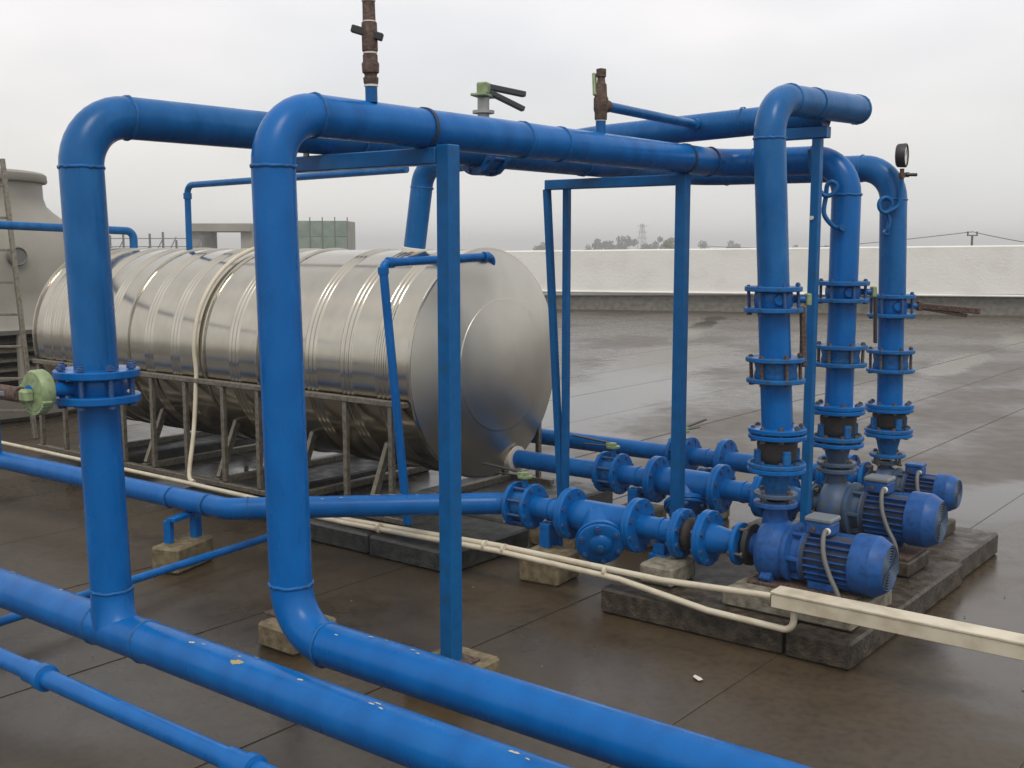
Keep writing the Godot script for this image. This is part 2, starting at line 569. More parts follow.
func build_lever_valve(parent: Node3D, c0: Vector3, c1: Vector3, r: float, R: float, stem: Vector3, lever: Vector3, m: Material, neck := 0.10, reach := 0.26) -> void:
	valve_body(parent, c0, c1, r, -stem, m)
	var o := (c0 + c1) * 0.5
	var b := MB.new()
	b.tube([o + stem * r * 1.1, o + stem * (R + neck - .01)], .016, 12)
	put("neck", b, m, parent)
	var g := MB.new()
	var side := stem.cross(lever).normalized()
	var bs := Basis(lever, stem, lever.cross(stem))
	var hub := o + stem * (R + neck)
	g.lathe([Vector2(.0, -.008), Vector2(.036, -.008), Vector2(.038, -.002), Vector2(.038, .004), Vector2(.0, .004)], hub, stem, 20)
	g.box(hub + lever * .012 + stem * .012, Vector3(.052, .018, .034), bs)
	var lp := put("lever_plate", g, M["green"], parent)
	var k := MB.new()
	k.bar(hub + lever * .02 + stem * .018, hub + lever * reach + stem * .035, .022, .009, stem)
	k.bar(hub + lever * .03 + stem * .0, hub + lever * (reach * .72) - stem * .004, .014, .006, stem)
	put("lever", k, M["black"], lp)

# ---------------------------------------------------------------- sky and light
func overcast() -> PanoramaSkyMaterial:
	var W := 1024
	var Hh := 512
	var f := FastNoiseLite.new()
	f.seed = 41
	f.frequency = 1.0
	f.fractal_octaves = 5
	var data := PackedFloat32Array()
	data.resize(W * Hh * 3)
	for y in Hh:
		var el := PI * (0.5 - (y + 0.5) / Hh)
		for x in W:
			var az := TAU * (x + 0.5) / W
			# direction for godot panoramas: centre of the image looks along -z
			var d := Vector3(-sin(az) * cos(el) * -1.0, sin(el), cos(az) * cos(el))
			d = Vector3(sin(az - PI) * cos(el), sin(el), -cos(az - PI) * cos(el))
			var h := maxf(d.y, 0.0)
			var q := Vector3(d.x, d.y * 3.2, d.z)
			var nz := f.get_noise_3d(q.x * 1.5, q.y * 1.5, q.z * 1.5)
			var nz2 := f.get_noise_3d(q.x * 3.5 + 9.0, q.y * 3.5, q.z * 3.5)
			# brighter vault towards the veiled sun (east, high), greyer near the horizon
			var sun := Vector3(0.62, 0.66, -0.28).normalized()
			var glow := pow(maxf(d.dot(sun), 0.0), 3.0)
			var k := lerpf(0.85, 0.95, smooth(0.0, 0.26, h)) + 0.24 * glow + nz * 0.18 * smooth(0.0, 0.14, h) + nz2 * 0.07
			var tint := Vector3(1.0, 0.99, 0.955).lerp(Vector3(0.985, 0.985, 1.01), smooth(0.02, 0.2, h))
			tint += Vector3(.02, 0, -.02) * clampf(nz * 3.0, -1.0, 1.0) * smooth(0.0, .1, h)
			if d.y < 0.0:
				k = lerpf(0.55, 0.2, smooth(0.0, 0.2, -d.y))
			var i := (y * W + x) * 3
			data[i] = k * tint.x
			data[i + 1] = k * tint.y
			data[i + 2] = k * tint.z
	var m := PanoramaSkyMaterial.new()
	m.panorama = ImageTexture.create_from_image(Image.create_from_data(W, Hh, false, Image.FORMAT_RGBF, data.to_byte_array()))
	return m

func _ready() -> void:
	rng.seed = 77
	# camera
	var cam := Camera3D.new()
	cam.position = Vector3(0, 1.6, 0)
	cam.rotation = Vector3(-atan(139.0 / 1120.0), deg_to_rad(-51.8), 0)
	cam.fov = rad_to_deg(2.0 * atan(384.0 / 1120.0))
	cam.near = 0.05
	cam.far = 6000.0
	add_child(cam)
	cam.current = true
	# sky, sun behind cloud, exposure
	var env := Environment.new()
	env.background_mode = Environment.BG_SKY
	var sky := Sky.new()
	sky.sky_material = overcast()
	env.sky = sky
	env.ambient_light_source = Environment.AMBIENT_SOURCE_SKY
	env.tonemap_mode = Environment.TONE_MAPPER_LINEAR
	env.tonemap_exposure = 1.0
	env.sdfgi_enabled = true
	env.ssao_enabled = true
	env.ssil_enabled = true
	env.fog_enabled = true
	env.fog_density = 0.0019
	env.fog_light_color = lin(.90, .905, .90)
	var we := WorldEnvironment.new()
	we.environment = env
	add_child(we)
	var sun := DirectionalLight3D.new()
	sun.light_energy = 0.45
	sun.light_color = Color(1.0, 0.97, 0.92)
	sun.light_angular_distance = 20.0
	sun.shadow_enabled = true
	sun.look_at_from_position(Vector3(-0.35, 0.80, 0.45) * 10, Vector3.ZERO)
	add_child(sun)

	materials()
	roof_material()
	setting()
	background()
	tank()
	cooling_tower()
	frames()
	big_pipes()
	for k in 3:
		riser(k)
	for k in 3:
		suction(k)
	pumps()
	small_pipes()
	cables()
	blocks()
	litter()

# ---------------------------------------------------------------- setting
func edge_east(n: float) -> float:      # foot of the parapet
	return 27.25 - (n - 6.6) * 0.444

func setting() -> void:
	var g := MB.new()
	g.flat([Vector3(-2500, -9.5, -2500), Vector3(-2500, -9.5, 2500), Vector3(2500, -9.5, 2500), Vector3(2500, -9.5, -2500)])
	structure("ground", g, M["land"])
	# roof deck slab under the sheets
	var d := MB.new()
	var n0 := -10.0
	var n1 := 44.0
	var top := [P(-14, -.02, n0), P(edge_east(n0) + .6, -.02, n0), P(edge_east(n1) + .6, -.02, n1), P(-14, -.02, n1)]
	var bot := []
	for p in top:
		bot.append(p - UP * 9.5)
	d.face(top, UP)
	for k in 4:
		var a: Vector3 = (top[k] + top[(k + 1) % 4]) * 0.5 - P(6, 0, 15)
		d.face([top[k], top[(k + 1) % 4], bot[(k + 1) % 4], bot[k]], Vector3(a.x, 0, a.z).normalized())
	var roof := structure("roof", d, M["flashing"])
	var n := -8.2
	var k := 0
	while n < 43.0:
		roof_sheet(-14.0, edge_east(n), edge_east(n + 1.0), n, n + 1.0, 0.0 + 0.0002 * (k % 2), roof)
		n += 1.0
		k += 1
	# parapet
	var w := thing("parapet_wall", "long white rendered parapet wall along the far edge of the roof", "wall", P(edge_east(10), 0, 10))
	var dir := P(edge_east(20) - edge_east(10), 0, 10).normalized()
	var out := Vector3(-dir.z, 0, dir.x)
	if out.x < 0:
		out = -out
	var a := P(edge_east(-10), 0, -10)
	var b := P(edge_east(44), 0, 44)
	var mid := (a + b) * 0.5
	var L := a.distance_to(b)
	var rise := (dir - UP * .012).normalized()      # the coping falls towards the left
	var bt := Basis(rise, rise.cross(UP).cross(rise).normalized(), rise.cross(UP).normalized())
	var bs := Basis(dir, UP, dir.cross(UP))
	var m := MB.new()
	m.box(mid + out * .14 + UP * .90, Vector3(L, 1.13, .26), bt, .03)
	put("wall_face", m, M["white_wall"], w)
	m = MB.new()
	m.box(mid + out * .13 + UP * .445, Vector3(L, .05, .33), bs, .02)
	put("ledge", m, M["white_wall"], w)
	m = MB.new()
	m.box(mid + out * .25 + UP * .2, Vector3(L, .44, .2), bs, .01)
	put("footing", m, M["flashing"], w)
	# upturned flashing in separate lengths
	var s := 0.0
	var i := 0
	while s < L - 1.0:
		m = MB.new()
		var p := a + dir * (s + .6)
		m.box(p + out * (.135 + .004 * (i % 2)) + UP * .2, Vector3(1.21, .43, .03), bs, .008)
		put("flashing_panel", m, M["flashing"], w)
		s += 1.2
		i += 1

func tower_box(called: String, label: String, cat: String, at: Vector3) -> Node3D:
	return thing(called, label, cat, at)

func at_px(x: float, dist: float) -> Vector3:   # a bearing from the viewpoint, as the map gives it
	var ye := deg_to_rad(38.2)
	var f := Vector3(cos(ye), 0, -sin(ye))
	var r := Vector3(sin(ye), 0, cos(ye))
	return f * dist + r * ((x - 512.0) / 1129.0 * dist)

func background() -> void:
	# unfinished concrete frame, steel props and a netted block, beyond the roof edge to the left
	var G := -9.5
	var ye := deg_to_rad(38.2)
	var f := Vector3(cos(ye), 0, -sin(ye))
	var r := Vector3(sin(ye), 0, cos(ye))
	var bs := Basis(r, UP, r.cross(UP))
	var c := at_px(221, 75)
	var t := thing("unfinished_building", "unfinished concrete frame building with a flat canopy on stub columns, beyond the tank", "building", Vector3(c.x, G, c.z))
	var m := MB.new()
	m.box(Vector3(c.x, (G + .6) * .5, c.z) + f * 3, Vector3(8.5, .6 - G, 8), bs, .05)
	put("wall", m, M["far_concrete"], t)
	m = MB.new()
	m.box(c + UP * 2.75 + f * 2, Vector3(4.2, .55, 5), bs, .04)
	put("canopy_slab", m, M["far_concrete"], t)
	for x in [-1.7, 1.75]:
		for z in [.3, 3.6]:
			m = MB.new()
			m.box(c + r * x + f * z + UP * 1.5, Vector3(.85, 2.0, .7), bs, .03)
			put("column", m, M["far_concrete"], t)
	# scaffold rails left of it
	c = at_px(157, 70)
	t = thing("scaffold_railing", "thin grey steel scaffold railing on the skyline, left of the concrete frame", "railing", Vector3(c.x, G, c.z))
	m = MB.new()
	m.box(Vector3(c.x, (G + .4) * .5, c.z) + f * 2, Vector3(6.5, .4 - G, 4), bs, .05)
	put("wall", m, M["far_concrete"], t)
	for k in 8:
		m = MB.new()
		var x := -2.9 + k * .82
		var hh: float = [2.2, 2.5, 1.9, 2.3, 2.4, 1.9, 2.45, 2.2][k]
		m.bar(c + r * x + UP * .3, c + r * x + UP * hh, .10, .10)
		if k < 7:
			m.bar(c + r * x + UP * .5, c + r * (x + .82) + UP * (hh - .3), .05, .05)
		put("post", m, M["far_steel"], t)
	for hh in [1.0, 1.5, 2.0]:
		m = MB.new()
		m.bar(c - r * 2.95 + UP * hh, c + r * 2.9 + UP * hh, .05, .05)
		put("rail", m, M["far_steel"], t)
	# netted block
	c = at_px(323, 80)
	t = thing("netted_building", "square building block wrapped in green safety netting, behind the tank", "building", Vector3(c.x, G, c.z))
	m = MB.new()
	m.box(Vector3(c.x, (G + 3.3) * .5, c.z) + f * 2, Vector3(3.5, 3.3 - G, 4), bs, .05)
	var wl0 := put("wall", m, M["far_concrete"], t)
	for k in 4:
		for j in 3:
			m = MB.new()
			m.box(c + r * (-1.32 + k * .88) - f * (.06 + .03 * ((k + j) % 2)) + UP * (.55 + j * 1.1), Vector3(.87, 1.09, .04), bs, .015)
			put("net_panel", m, M["net_green"], wl0)
	for k in 5:
		m = MB.new()
		m.bar(c + r * (-1.76 + k * .88) - f * .13 + UP * -2, c + r * (-1.76 + k * .88) - f * .13 + UP * 3.55, .06, .06)
		put("scaffold_pole", m, M["far_steel"], t)
	# trees
	var spots := [[588, 330, 3.4], [597, 340, 4.4], [606, 350, 4.2], [615, 340, 5.4], [623, 335, 7.2], [632, 345, 5.6], [651, 340, 5.4], [660, 345, 6.6], [668, 340, 7.0], [675, 220, 3.6], [532, 330, 2.6], [541, 340, 2.2], [702, 380, 4.2], [735, 390, 3.9], [828, 400, 3.4], [792, 400, 2.6]]
	var what := ["low round tree at the left end of the far tree line", "hazy tree second from the left in the far tree line", "hazy low tree third from the left in the far tree line", "hazy broad tree just left of the tallest far tree",
		"tallest of the far trees, left of the steel pylon", "hazy tree between the tallest far tree and the pylon", "hazy tree just right of the steel pylon", "hazy tall tree second to the right of the pylon", "hazy tall tree beside the olive tree behind the support post", "olive yellow tree beside the second support post on the skyline",
		"small shrubby tree top just right of the tank end", "tiny tree top between the tank end and the leaning post", "tiny tree right of the second support post on the skyline", "tiny tree left of the front riser on the skyline", "tiny tree between the front and middle risers", "tiny tree behind the front riser"]
	for k in spots.size():
		var s = spots[k]
		var p := at_px(s[0], s[1])
		p.y = G
		tree(p, -G + 1.6 + s[2] * .42, what[k], k, "leaf_olive" if k == 9 else "leaf")
	# pylon
	c = at_px(642, 560)
	c.y = G
	var py := thing("power_pylon", "hazy lattice steel power pylon on the skyline among the trees", "pylon", c)
	m = MB.new()
	var th := 21.5
	for sx in [-1.0, 1.0]:
		for sz in [-1.0, 1.0]:
			m.bar(c + Vector3(sx * 2.6, 0, sz * 2.6), c + Vector3(sx * .5, th, sz * .5), .3, .3)
	put("legs", m, M["far_steel"], py)
	m = MB.new()
	for k in 8:
		var y0 := th * k / 8.0
		var y1 := th * (k + 1) / 8.0
		var w0 := lerpf(2.6, .5, k / 8.0)
		var w1 := lerpf(2.6, .5, (k + 1) / 8.0)
		for q in [[1, 1, -1, 1], [-1, 1, 1, 1], [1, -1, -1, -1], [1, 1, 1, -1]]:
			m.bar(c + Vector3(q[0] * w0, y0, q[1] * w0), c + Vector3(q[2] * w1, y1, q[3] * w1), .16, .16)
	put("bracing", m, M["far_steel"], py)
	for hh in [14.5, 17.5, 20.5]:
		m = MB.new()
		m.bar(c - r * 2.6 + UP * hh, c + r * 2.6 + UP * hh, .25, .3)
		put("crossarm", m, M["far_steel"], py)
	# pole and wire on the right
	c = at_px(972, 95)
	c.y = G
	var up := thing("utility_pole", "small dark utility pole showing above the parapet at the right", "pole", c)
	m = MB.new()
	m.tube([c, c + UP * 11.95], [.14, .09], 10)
	put("post", m, M["bark"], up)
	m = MB.new()
	m.box(c + UP * 11.9, Vector3(.9, .10, .10), bs)
	put("crossarm", m, M["bark"], up)
	for x in [-.38, .38]:
		m = MB.new()
		m.lathe([Vector2(.0, .3), Vector2(.07, .26), Vector2(.08, .1), Vector2(.05, 0)], c + r * x + UP * 11.95, UP, 10)
		put("insulator", m, M["far_wire"], up)
	var wl := at_px(700, 150)
	var wr := at_px(1180, 80)
	m = MB.new()
	for s in [[wl, 11.0], [wr, 11.2]]:
		var pts := []
		for k in 13:
			var q: Vector3 = (c + UP * 12.2).lerp(Vector3(s[0].x, G + s[1], s[0].z), k / 12.0)
			pts.append(q - UP * sin(PI * k / 12.0) * .75)
		m.tube(pts, .035, 6)
	solo("power_cable", m, M["far_wire"], "thin dark overhead cable sagging to both sides of the small utility pole", "cable")

func tree(at: Vector3, h: float, label: String, k: int, leaf: String) -> void:
	var t := thing("tree", label, "tree", at)
	var q := RandomNumberGenerator.new()
	q.seed = 500 + k
	var b := MB.new()
	b.tube([at, at + Vector3(.2, h * .35, .1), at + Vector3(.1, h * .7, -.1)], [.28, .2, .08], 8)
	for j in 5:
		var a := q.randf() * TAU
		var o := at + Vector3(.15, h * q.randf_range(.35, .55), 0)
		b.tube([o, o + Vector3(cos(a) * 1.2, h * .18, sin(a) * 1.2)], [.1, .03], 6)
	put("trunk", b, M["bark"], t)
	var blobs := []
	for j in 9:
		blobs.append([Vector3(q.randfn(0, 1.5), h * q.randf_range(.5, .92), q.randfn(0, 1.1)), q.randf_range(.7, 1.5)])
	for part in 2:
		b = MB.new()
		for j in 420:
			var s = blobs[q.randi() % blobs.size()]
			var d: Vector3 = Vector3(q.randfn(0, 1), q.randfn(0, 1), q.randfn(0, 1)).normalized() * s[1] * pow(q.randf(), .4)
			var c: Vector3 = at + s[0] + d
			var u := Vector3(q.randfn(0, 1), q.randfn(0, 1), q.randfn(0, 1)).normalized()
			var w := u.cross(Vector3(q.randfn(0, 1), q.randfn(0, 1), q.randfn(0, 1))).normalized()
			var sz := q.randf_range(.22, .48)
			b.flat([c - u * sz, c + w * sz * .6, c + u * sz, c - w * sz * .6])
		var o := put("crown", b, M[leaf] if part == 0 else M["leaf_light" if leaf == "leaf" else leaf], t)
		o.set_meta("kind", "stuff")

# ---------------------------------------------------------------- tank
const TE := 4.9
const TZ := 0.93
const TR := 0.64
const TN0 := 4.05
const TN1 := 7.78
func tank() -> void:
	var t := thing("water_tank", "horizontal cylindrical stainless steel water tank with ribbed shell, behind the blue pipes", "tank", P(TE, TZ - TR, 5.9))
	var o := P(TE, TZ, 0)
	# shell with groups of pressed ribs, one panel per seam
	var ribs := [7.625, 7.5, 7.354, 6.376, 6.09, 5.50, 4.81, 4.52, 4.25, 6.82, 7.08]
	var seams := [6.605, 5.79, 5.28]
	var cuts := [TN0] 
	var ss := seams.duplicate()
	ss.sort()
	cuts.append_array(ss)
	cuts.append(TN1)
	for i in cuts.size() - 1:
		var prof := []
		var a: float = cuts[i]
		var z: float = cuts[i + 1]
		prof.append(Vector2(TR, a + .002))
		var rr := []
		for q in ribs:
			if q > a + .05 and q < z - .05:
				rr.append(q)
		rr.sort()
		for q in rr:
			prof.append(Vector2(TR, q - .058))
			prof.append(Vector2(TR, q - .051))
			for off in [-.034, 0.0, .034]:
				for k in 7:
					var s := -1.0 + k / 3.0
					prof.append(Vector2(TR + .009 * pow(cos(s * PI / 2), 1.5), q + off + s * .014))
			prof.append(Vector2(TR, q + .051))
			prof.append(Vector2(TR, q + .058))
		prof.append(Vector2(TR, z - .002))
		var b := MB.new()
		b.lathe(prof, o, NORTH, 96, 0.4)
		put("shell_panel", b, M["steel"], t)
	for q in seams:
		var b := MB.new()
		b.lathe([Vector2(TR - .003, q - .012), Vector2(TR + .010, q - .008), Vector2(TR + .012, q), Vector2(TR + .010, q + .008), Vector2(TR - .003, q + .012)], o, NORTH, 96)
		put("shell_seam", b, M["steel"], t)
	# dished ends with a raised rim and a spun disc in the middle
	for e in [[TN0, -1.0], [TN1, 1.0]]:
		var b := MB.new()
		var s: float = e[1]
		var prof := [Vector2(TR - .002, e[0]), Vector2(TR + .014, e[0] + s * .004), Vector2(TR + .016, e[0] + s * .014), Vector2(TR + .008, e[0] + s * .022), Vector2(TR - .006, e[0] + s * .024)]
		if s > 0:
			prof = prof.duplicate()
		b.lathe(prof, o, NORTH, 96)
		put("rim", b, M["steel"], t)
		b = MB.new()
		prof = []
		for k in 15:
			var a := k / 14.0
			var r := lerpf(TR + .004, .375, a)
			prof.append(Vector2(r, e[0] + s * (.022 + .165 * (1.0 - pow(r / (TR + .004), 2.0)))))
		b.lathe(prof, o, NORTH, 96, .3)
		put("end_dome", b, M["steel_end"], t)
		b = MB.new()
		var e1: float = prof[-1].y
		prof = [Vector2(.377, e1 - s * .002), Vector2(.376, e1 + s * .0025), Vector2(.368, e1 + s * .004)]
		for k in 8:
			var r := .368 * (1.0 - (k + 1) / 8.0)
			prof.append(Vector2(r, e1 + s * (.004 + .056 * (1.0 - pow(r / .368, 2)))))
		b.lathe(prof, o, NORTH, 72, .3)
		put("end_disc", b, M["steel_end"], t)
	# outlets
	for q in [[5.08, .358]]:
		var b := MB.new()
		b.lathe([Vector2(.05, -.012), Vector2(.078, -.012), Vector2(.078, .0), Vector2(.066, .008), Vector2(.062, .15)], P(q[0], q[1], 3.965), NORTH, 28)
		put("outlet_collar", b, M["tape"], t)
	# stand
	var s := thing("tank_stand", "rusty grey steel angle frame with many legs under the horizontal tank", "stand", P(TE, .1, 5.9))
	for e in [TE - .655, TE + .655]:
		for z in [.76, .13]:
			var b := MB.new()
			b.bar(P(e, z, TN0 - .0), P(e, z, TN1), .04, .03)
			put("rail", b, M["stand_steel"], s)
		var nn := [4.16, 4.51, 4.88, 5.26, 5.59, 5.97, 6.33, 6.67, 7.05, 7.4, 7.72]
		for n in nn:
			var b := MB.new()
			b.bar(P(e, .148, n), P(e, .742, n), .03, .03, EAST)
			put("leg", b, M["stand_steel"], s)
	for n in [4.38, 5.0, 5.72, 6.5, 7.3]:
		for d in [-1.0, 1.0]:
			var b := MB.new()
			b.bar(P(TE + d * .60, .15, n), P(TE + d * .44, .52, n), .045, .03, NORTH)
			put("strut", b, M["stand_steel"], s)
		var b := MB.new()
		b.bar(P(TE - .63, .128, n), P(TE + .63, .128, n), .05, .04)
		put("crossbar", b, M["stand_steel"], s)
	# black footing slabs under the stand
	var g := "footing slabs under the tank"
	var pads := [[3.98, 4.62, 3.52, 4.08, "black wet concrete footing slab at the near corner below the tank end"], [4.66, 5.75, 3.72, 4.62, "black concrete footing slab under the middle of the tank end"], [3.99, 4.62, 4.10, 4.68, "black concrete footing slab under the tank, behind the second left blue riser"],
		[4.0, 5.8, 5.3, 5.8, "black concrete footing slab under the middle of the tank"], [4.0, 5.8, 7.0, 7.5, "black concrete footing slab under the far end of the tank"]]
	for q in pads:
		var b := MB.new()
		b.box(P((q[0] + q[1]) / 2, .055, (q[2] + q[3]) / 2), Vector3(q[1] - q[0], .11, q[3] - q[2]), Basis.IDENTITY, .012)
		solo("footing_slab", b, M["pad_black"], q[4], "footing", g)

func cooling_tower() -> void:
	var c := P(5.18, 0, 11.2)
	var t := thing("cooling_tower", "beige bottle shaped fibreglass cooling tower behind the left end of the tank", "cooling tower", c)
	var b := MB.new()
	var prof := [Vector2(1.50, .80), Vector2(1.52, .84), Vector2(1.47, .88), Vector2(1.45, 1.2), Vector2(1.42, 1.45), Vector2(1.36, 1.62), Vector2(1.27, 1.74), Vector2(1.16, 1.84), Vector2(1.06, 1.92), Vector2(1.0, 1.98), Vector2(.975, 2.06), Vector2(.97, 2.22)]
	b.lathe(prof, c, UP, 64, .6)
	put("body", b, M["fibreglass"], t)
	b = MB.new()
	b.lathe([Vector2(.97, 2.20), Vector2(1.01, 2.205), Vector2(1.02, 2.22), Vector2(1.015, 2.28), Vector2(.99, 2.30), Vector2(.93, 2.31), Vector2(.93, 2.1)], c, UP, 64)
	put("fan_ring", b, M["fibreglass"], t)
	b = MB.new()
	b.lathe([Vector2(.93, 2.12), Vector2(.2, 2.14), Vector2(.0, 2.16)], c, UP, 32)
	put("fan_deck", b, M["dark_recess"], t)
	b = MB.new()
	b.lathe([Vector2(1.25, .80), Vector2(1.25, .32)], c, UP, 48)
	put("fill_pack", b, M["dark_recess"], t)
	b = MB.new()
	b.lathe([Vector2(1.2, .30), Vector2(1.55, .34), Vector2(1.57, .31), Vector2(1.5, .05), Vector2(1.4, .0)], c, UP, 48)
	put("basin", b, M["fibreglass"], t)
	var vd := Vector3(-c.x, 0, -c.z).normalized()
	var sd := UP.cross(vd)
	for k in 12:
		var a := TAU * k / 12
		b = MB.new()
		var d := Vector3(cos(a), 0, sin(a))
		b.bar(c + d * 1.47 + UP * .33, c + d * 1.47 + UP * .81, .05, .05)
		put("strut", b, M["fibreglass"], t)
	for k in 5:
		b = MB.new()
		var y := .42 + k * .085
		b.lathe([Vector2(1.36, y), Vector2(1.44, y - .04), Vector2(1.445, y - .036), Vector2(1.365, y + .006)], c, UP, 48)
		put("louvre", b, M["stand_steel"], t)
	# inspection port
	var pd := (vd * .9 + sd * .44).normalized()
	if (c + pd * 1.4).dot(Vector3(sin(deg_to_rad(38.2)), 0, cos(deg_to_rad(38.2)))) < c.dot(Vector3(sin(deg_to_rad(38.2)), 0, cos(deg_to_rad(38.2)))):
		pd = (vd * .9 - sd * .44).normalized()
	b = MB.new()
	b.lathe([Vector2(.0, 1.458), Vector2(.07, 1.458), Vector2(.078, 1.47), Vector2(.085, 1.465), Vector2(.09, 1.42)], c + UP * 1.5, pd, 24)
	put("inspection_port", b, M["grey_hose"], t)
	# ladder on its flank
	var lad := thing("ladder", "thin pale steel ladder leaning on the cooling tower at the left edge", "ladder", P(4.77, 0, 8.8))
	var left := P(-.618, 0, .786)
	for k in 2:
		b = MB.new()
		b.bar(P(4.77, 0, 8.8) + left * .36 * k, P(4.818, 2.31, 9.18) + left * .36 * k, .035, .035)
		put("rail", b, M["stand_steel"], lad)
	for k in 8:
		b = MB.new()
		var p := P(4.77, 0, 8.8).lerp(P(4.818, 2.31, 9.18), .1 + k * .115)
		b.bar(p, p + left * .36, .022, .022)
		put("rung", b, M["stand_steel"], lad)

# ---------------------------------------------------------------- support frames
func frames() -> void:
	var bm: Material = M["beam_blue"]
	# near frame
	var t := thing("pipe_stand", "near blue steel stand, tall front post and short beam under both overhead pipes", "stand", P(2.93, .1, 2.97), "stands under the overhead pipes")
	var b := MB.new()
	b.box(P(2.93, 1.02, 2.585), Vector3(.06, 1.84, .06), Basis.IDENTITY, .004)
	put("post", b, bm, t)
	b = MB.new()
	b.box(P(2.93, .99, 3.465), Vector3(.06, 1.78, .06), Basis.IDENTITY, .004)
	put("post", b, bm, t)
	b = MB.new()
	b.box(P(2.93, 1.905, 3.06), Vector3(.058, .058, .88), Basis.IDENTITY, .004)
	put("beam", b, bm, t)
	for n in [2.585, 3.465]:
		b = MB.new()
		b.box(P(2.93, .106, n), Vector3(.15, .01, .15), Basis.IDENTITY, .002)
		put("base_plate", b, M["rust"], t)
	b = MB.new()
	b.bar(P(2.90, 1.93, 3.27), P(2.90, 2.06, 3.27), .03, .008, EAST)
	put("pipe_stop", b, M["green"], t)
	# second frame
	t = thing("pipe_stand", "second blue steel stand with a leaning rear post, behind the round strainer cover", "stand", P(4.7, .1, 3.05), "stands under the overhead pipes")
	b = MB.new()
	b.box(P(4.7, .97, 2.674), Vector3(.055, 1.92, .055), Basis.IDENTITY, .004)
	put("post", b, bm, t)
	b = MB.new()
	b.bar(P(4.78, .16, 3.42), P(4.7, 1.884, 3.47), .034, .034)
	put("post", b, bm, t, "thin leaning rear post")
	b = MB.new()
	b.box(P(4.7, 1.905, 3.07), Vector3(.05, .05, .80), Basis.IDENTITY, .004)
	put("beam", b, bm, t)
	for n in [2.69, 3.42]:
		b = MB.new()
		b.box(P(4.7 if n < 3 else 4.78, .008 if n < 3 else .14, n), Vector3(.12, .01, .09), Basis.IDENTITY, .002)
		put("base_plate", b, bm, t)
	# single posts
	b = MB.new()
	b.box(P(4.765, .97, 3.39), Vector3(.034, 1.84, .034), Basis.IDENTITY, .003)
	put("post", b, bm, t, "slim upright post beside the leaning one")
	t = thing("support_post", "slim blue post with a bracket head under the capped pipe, behind the front riser", "post", P(4.83, .11, 2.07))
	b = MB.new()
	b.box(P(4.83, 1.09, 2.07), Vector3(.04, 1.96, .04), Basis.IDENTITY, .003)
	put("post_tube", b, bm, t)
	b = MB.new()
	b.box(P(4.83, 2.095, 2.15), Vector3(.05, .05, .26), Basis.IDENTITY, .003)
	put("bracket_head", b, bm, t)
	b = MB.new()
	b.tube([P(4.805, 1.72, 2.075), P(4.795, 1.72, 2.075)], .009, 10)
	put("bolt", b, M["tape"], t, "pale bolt head")

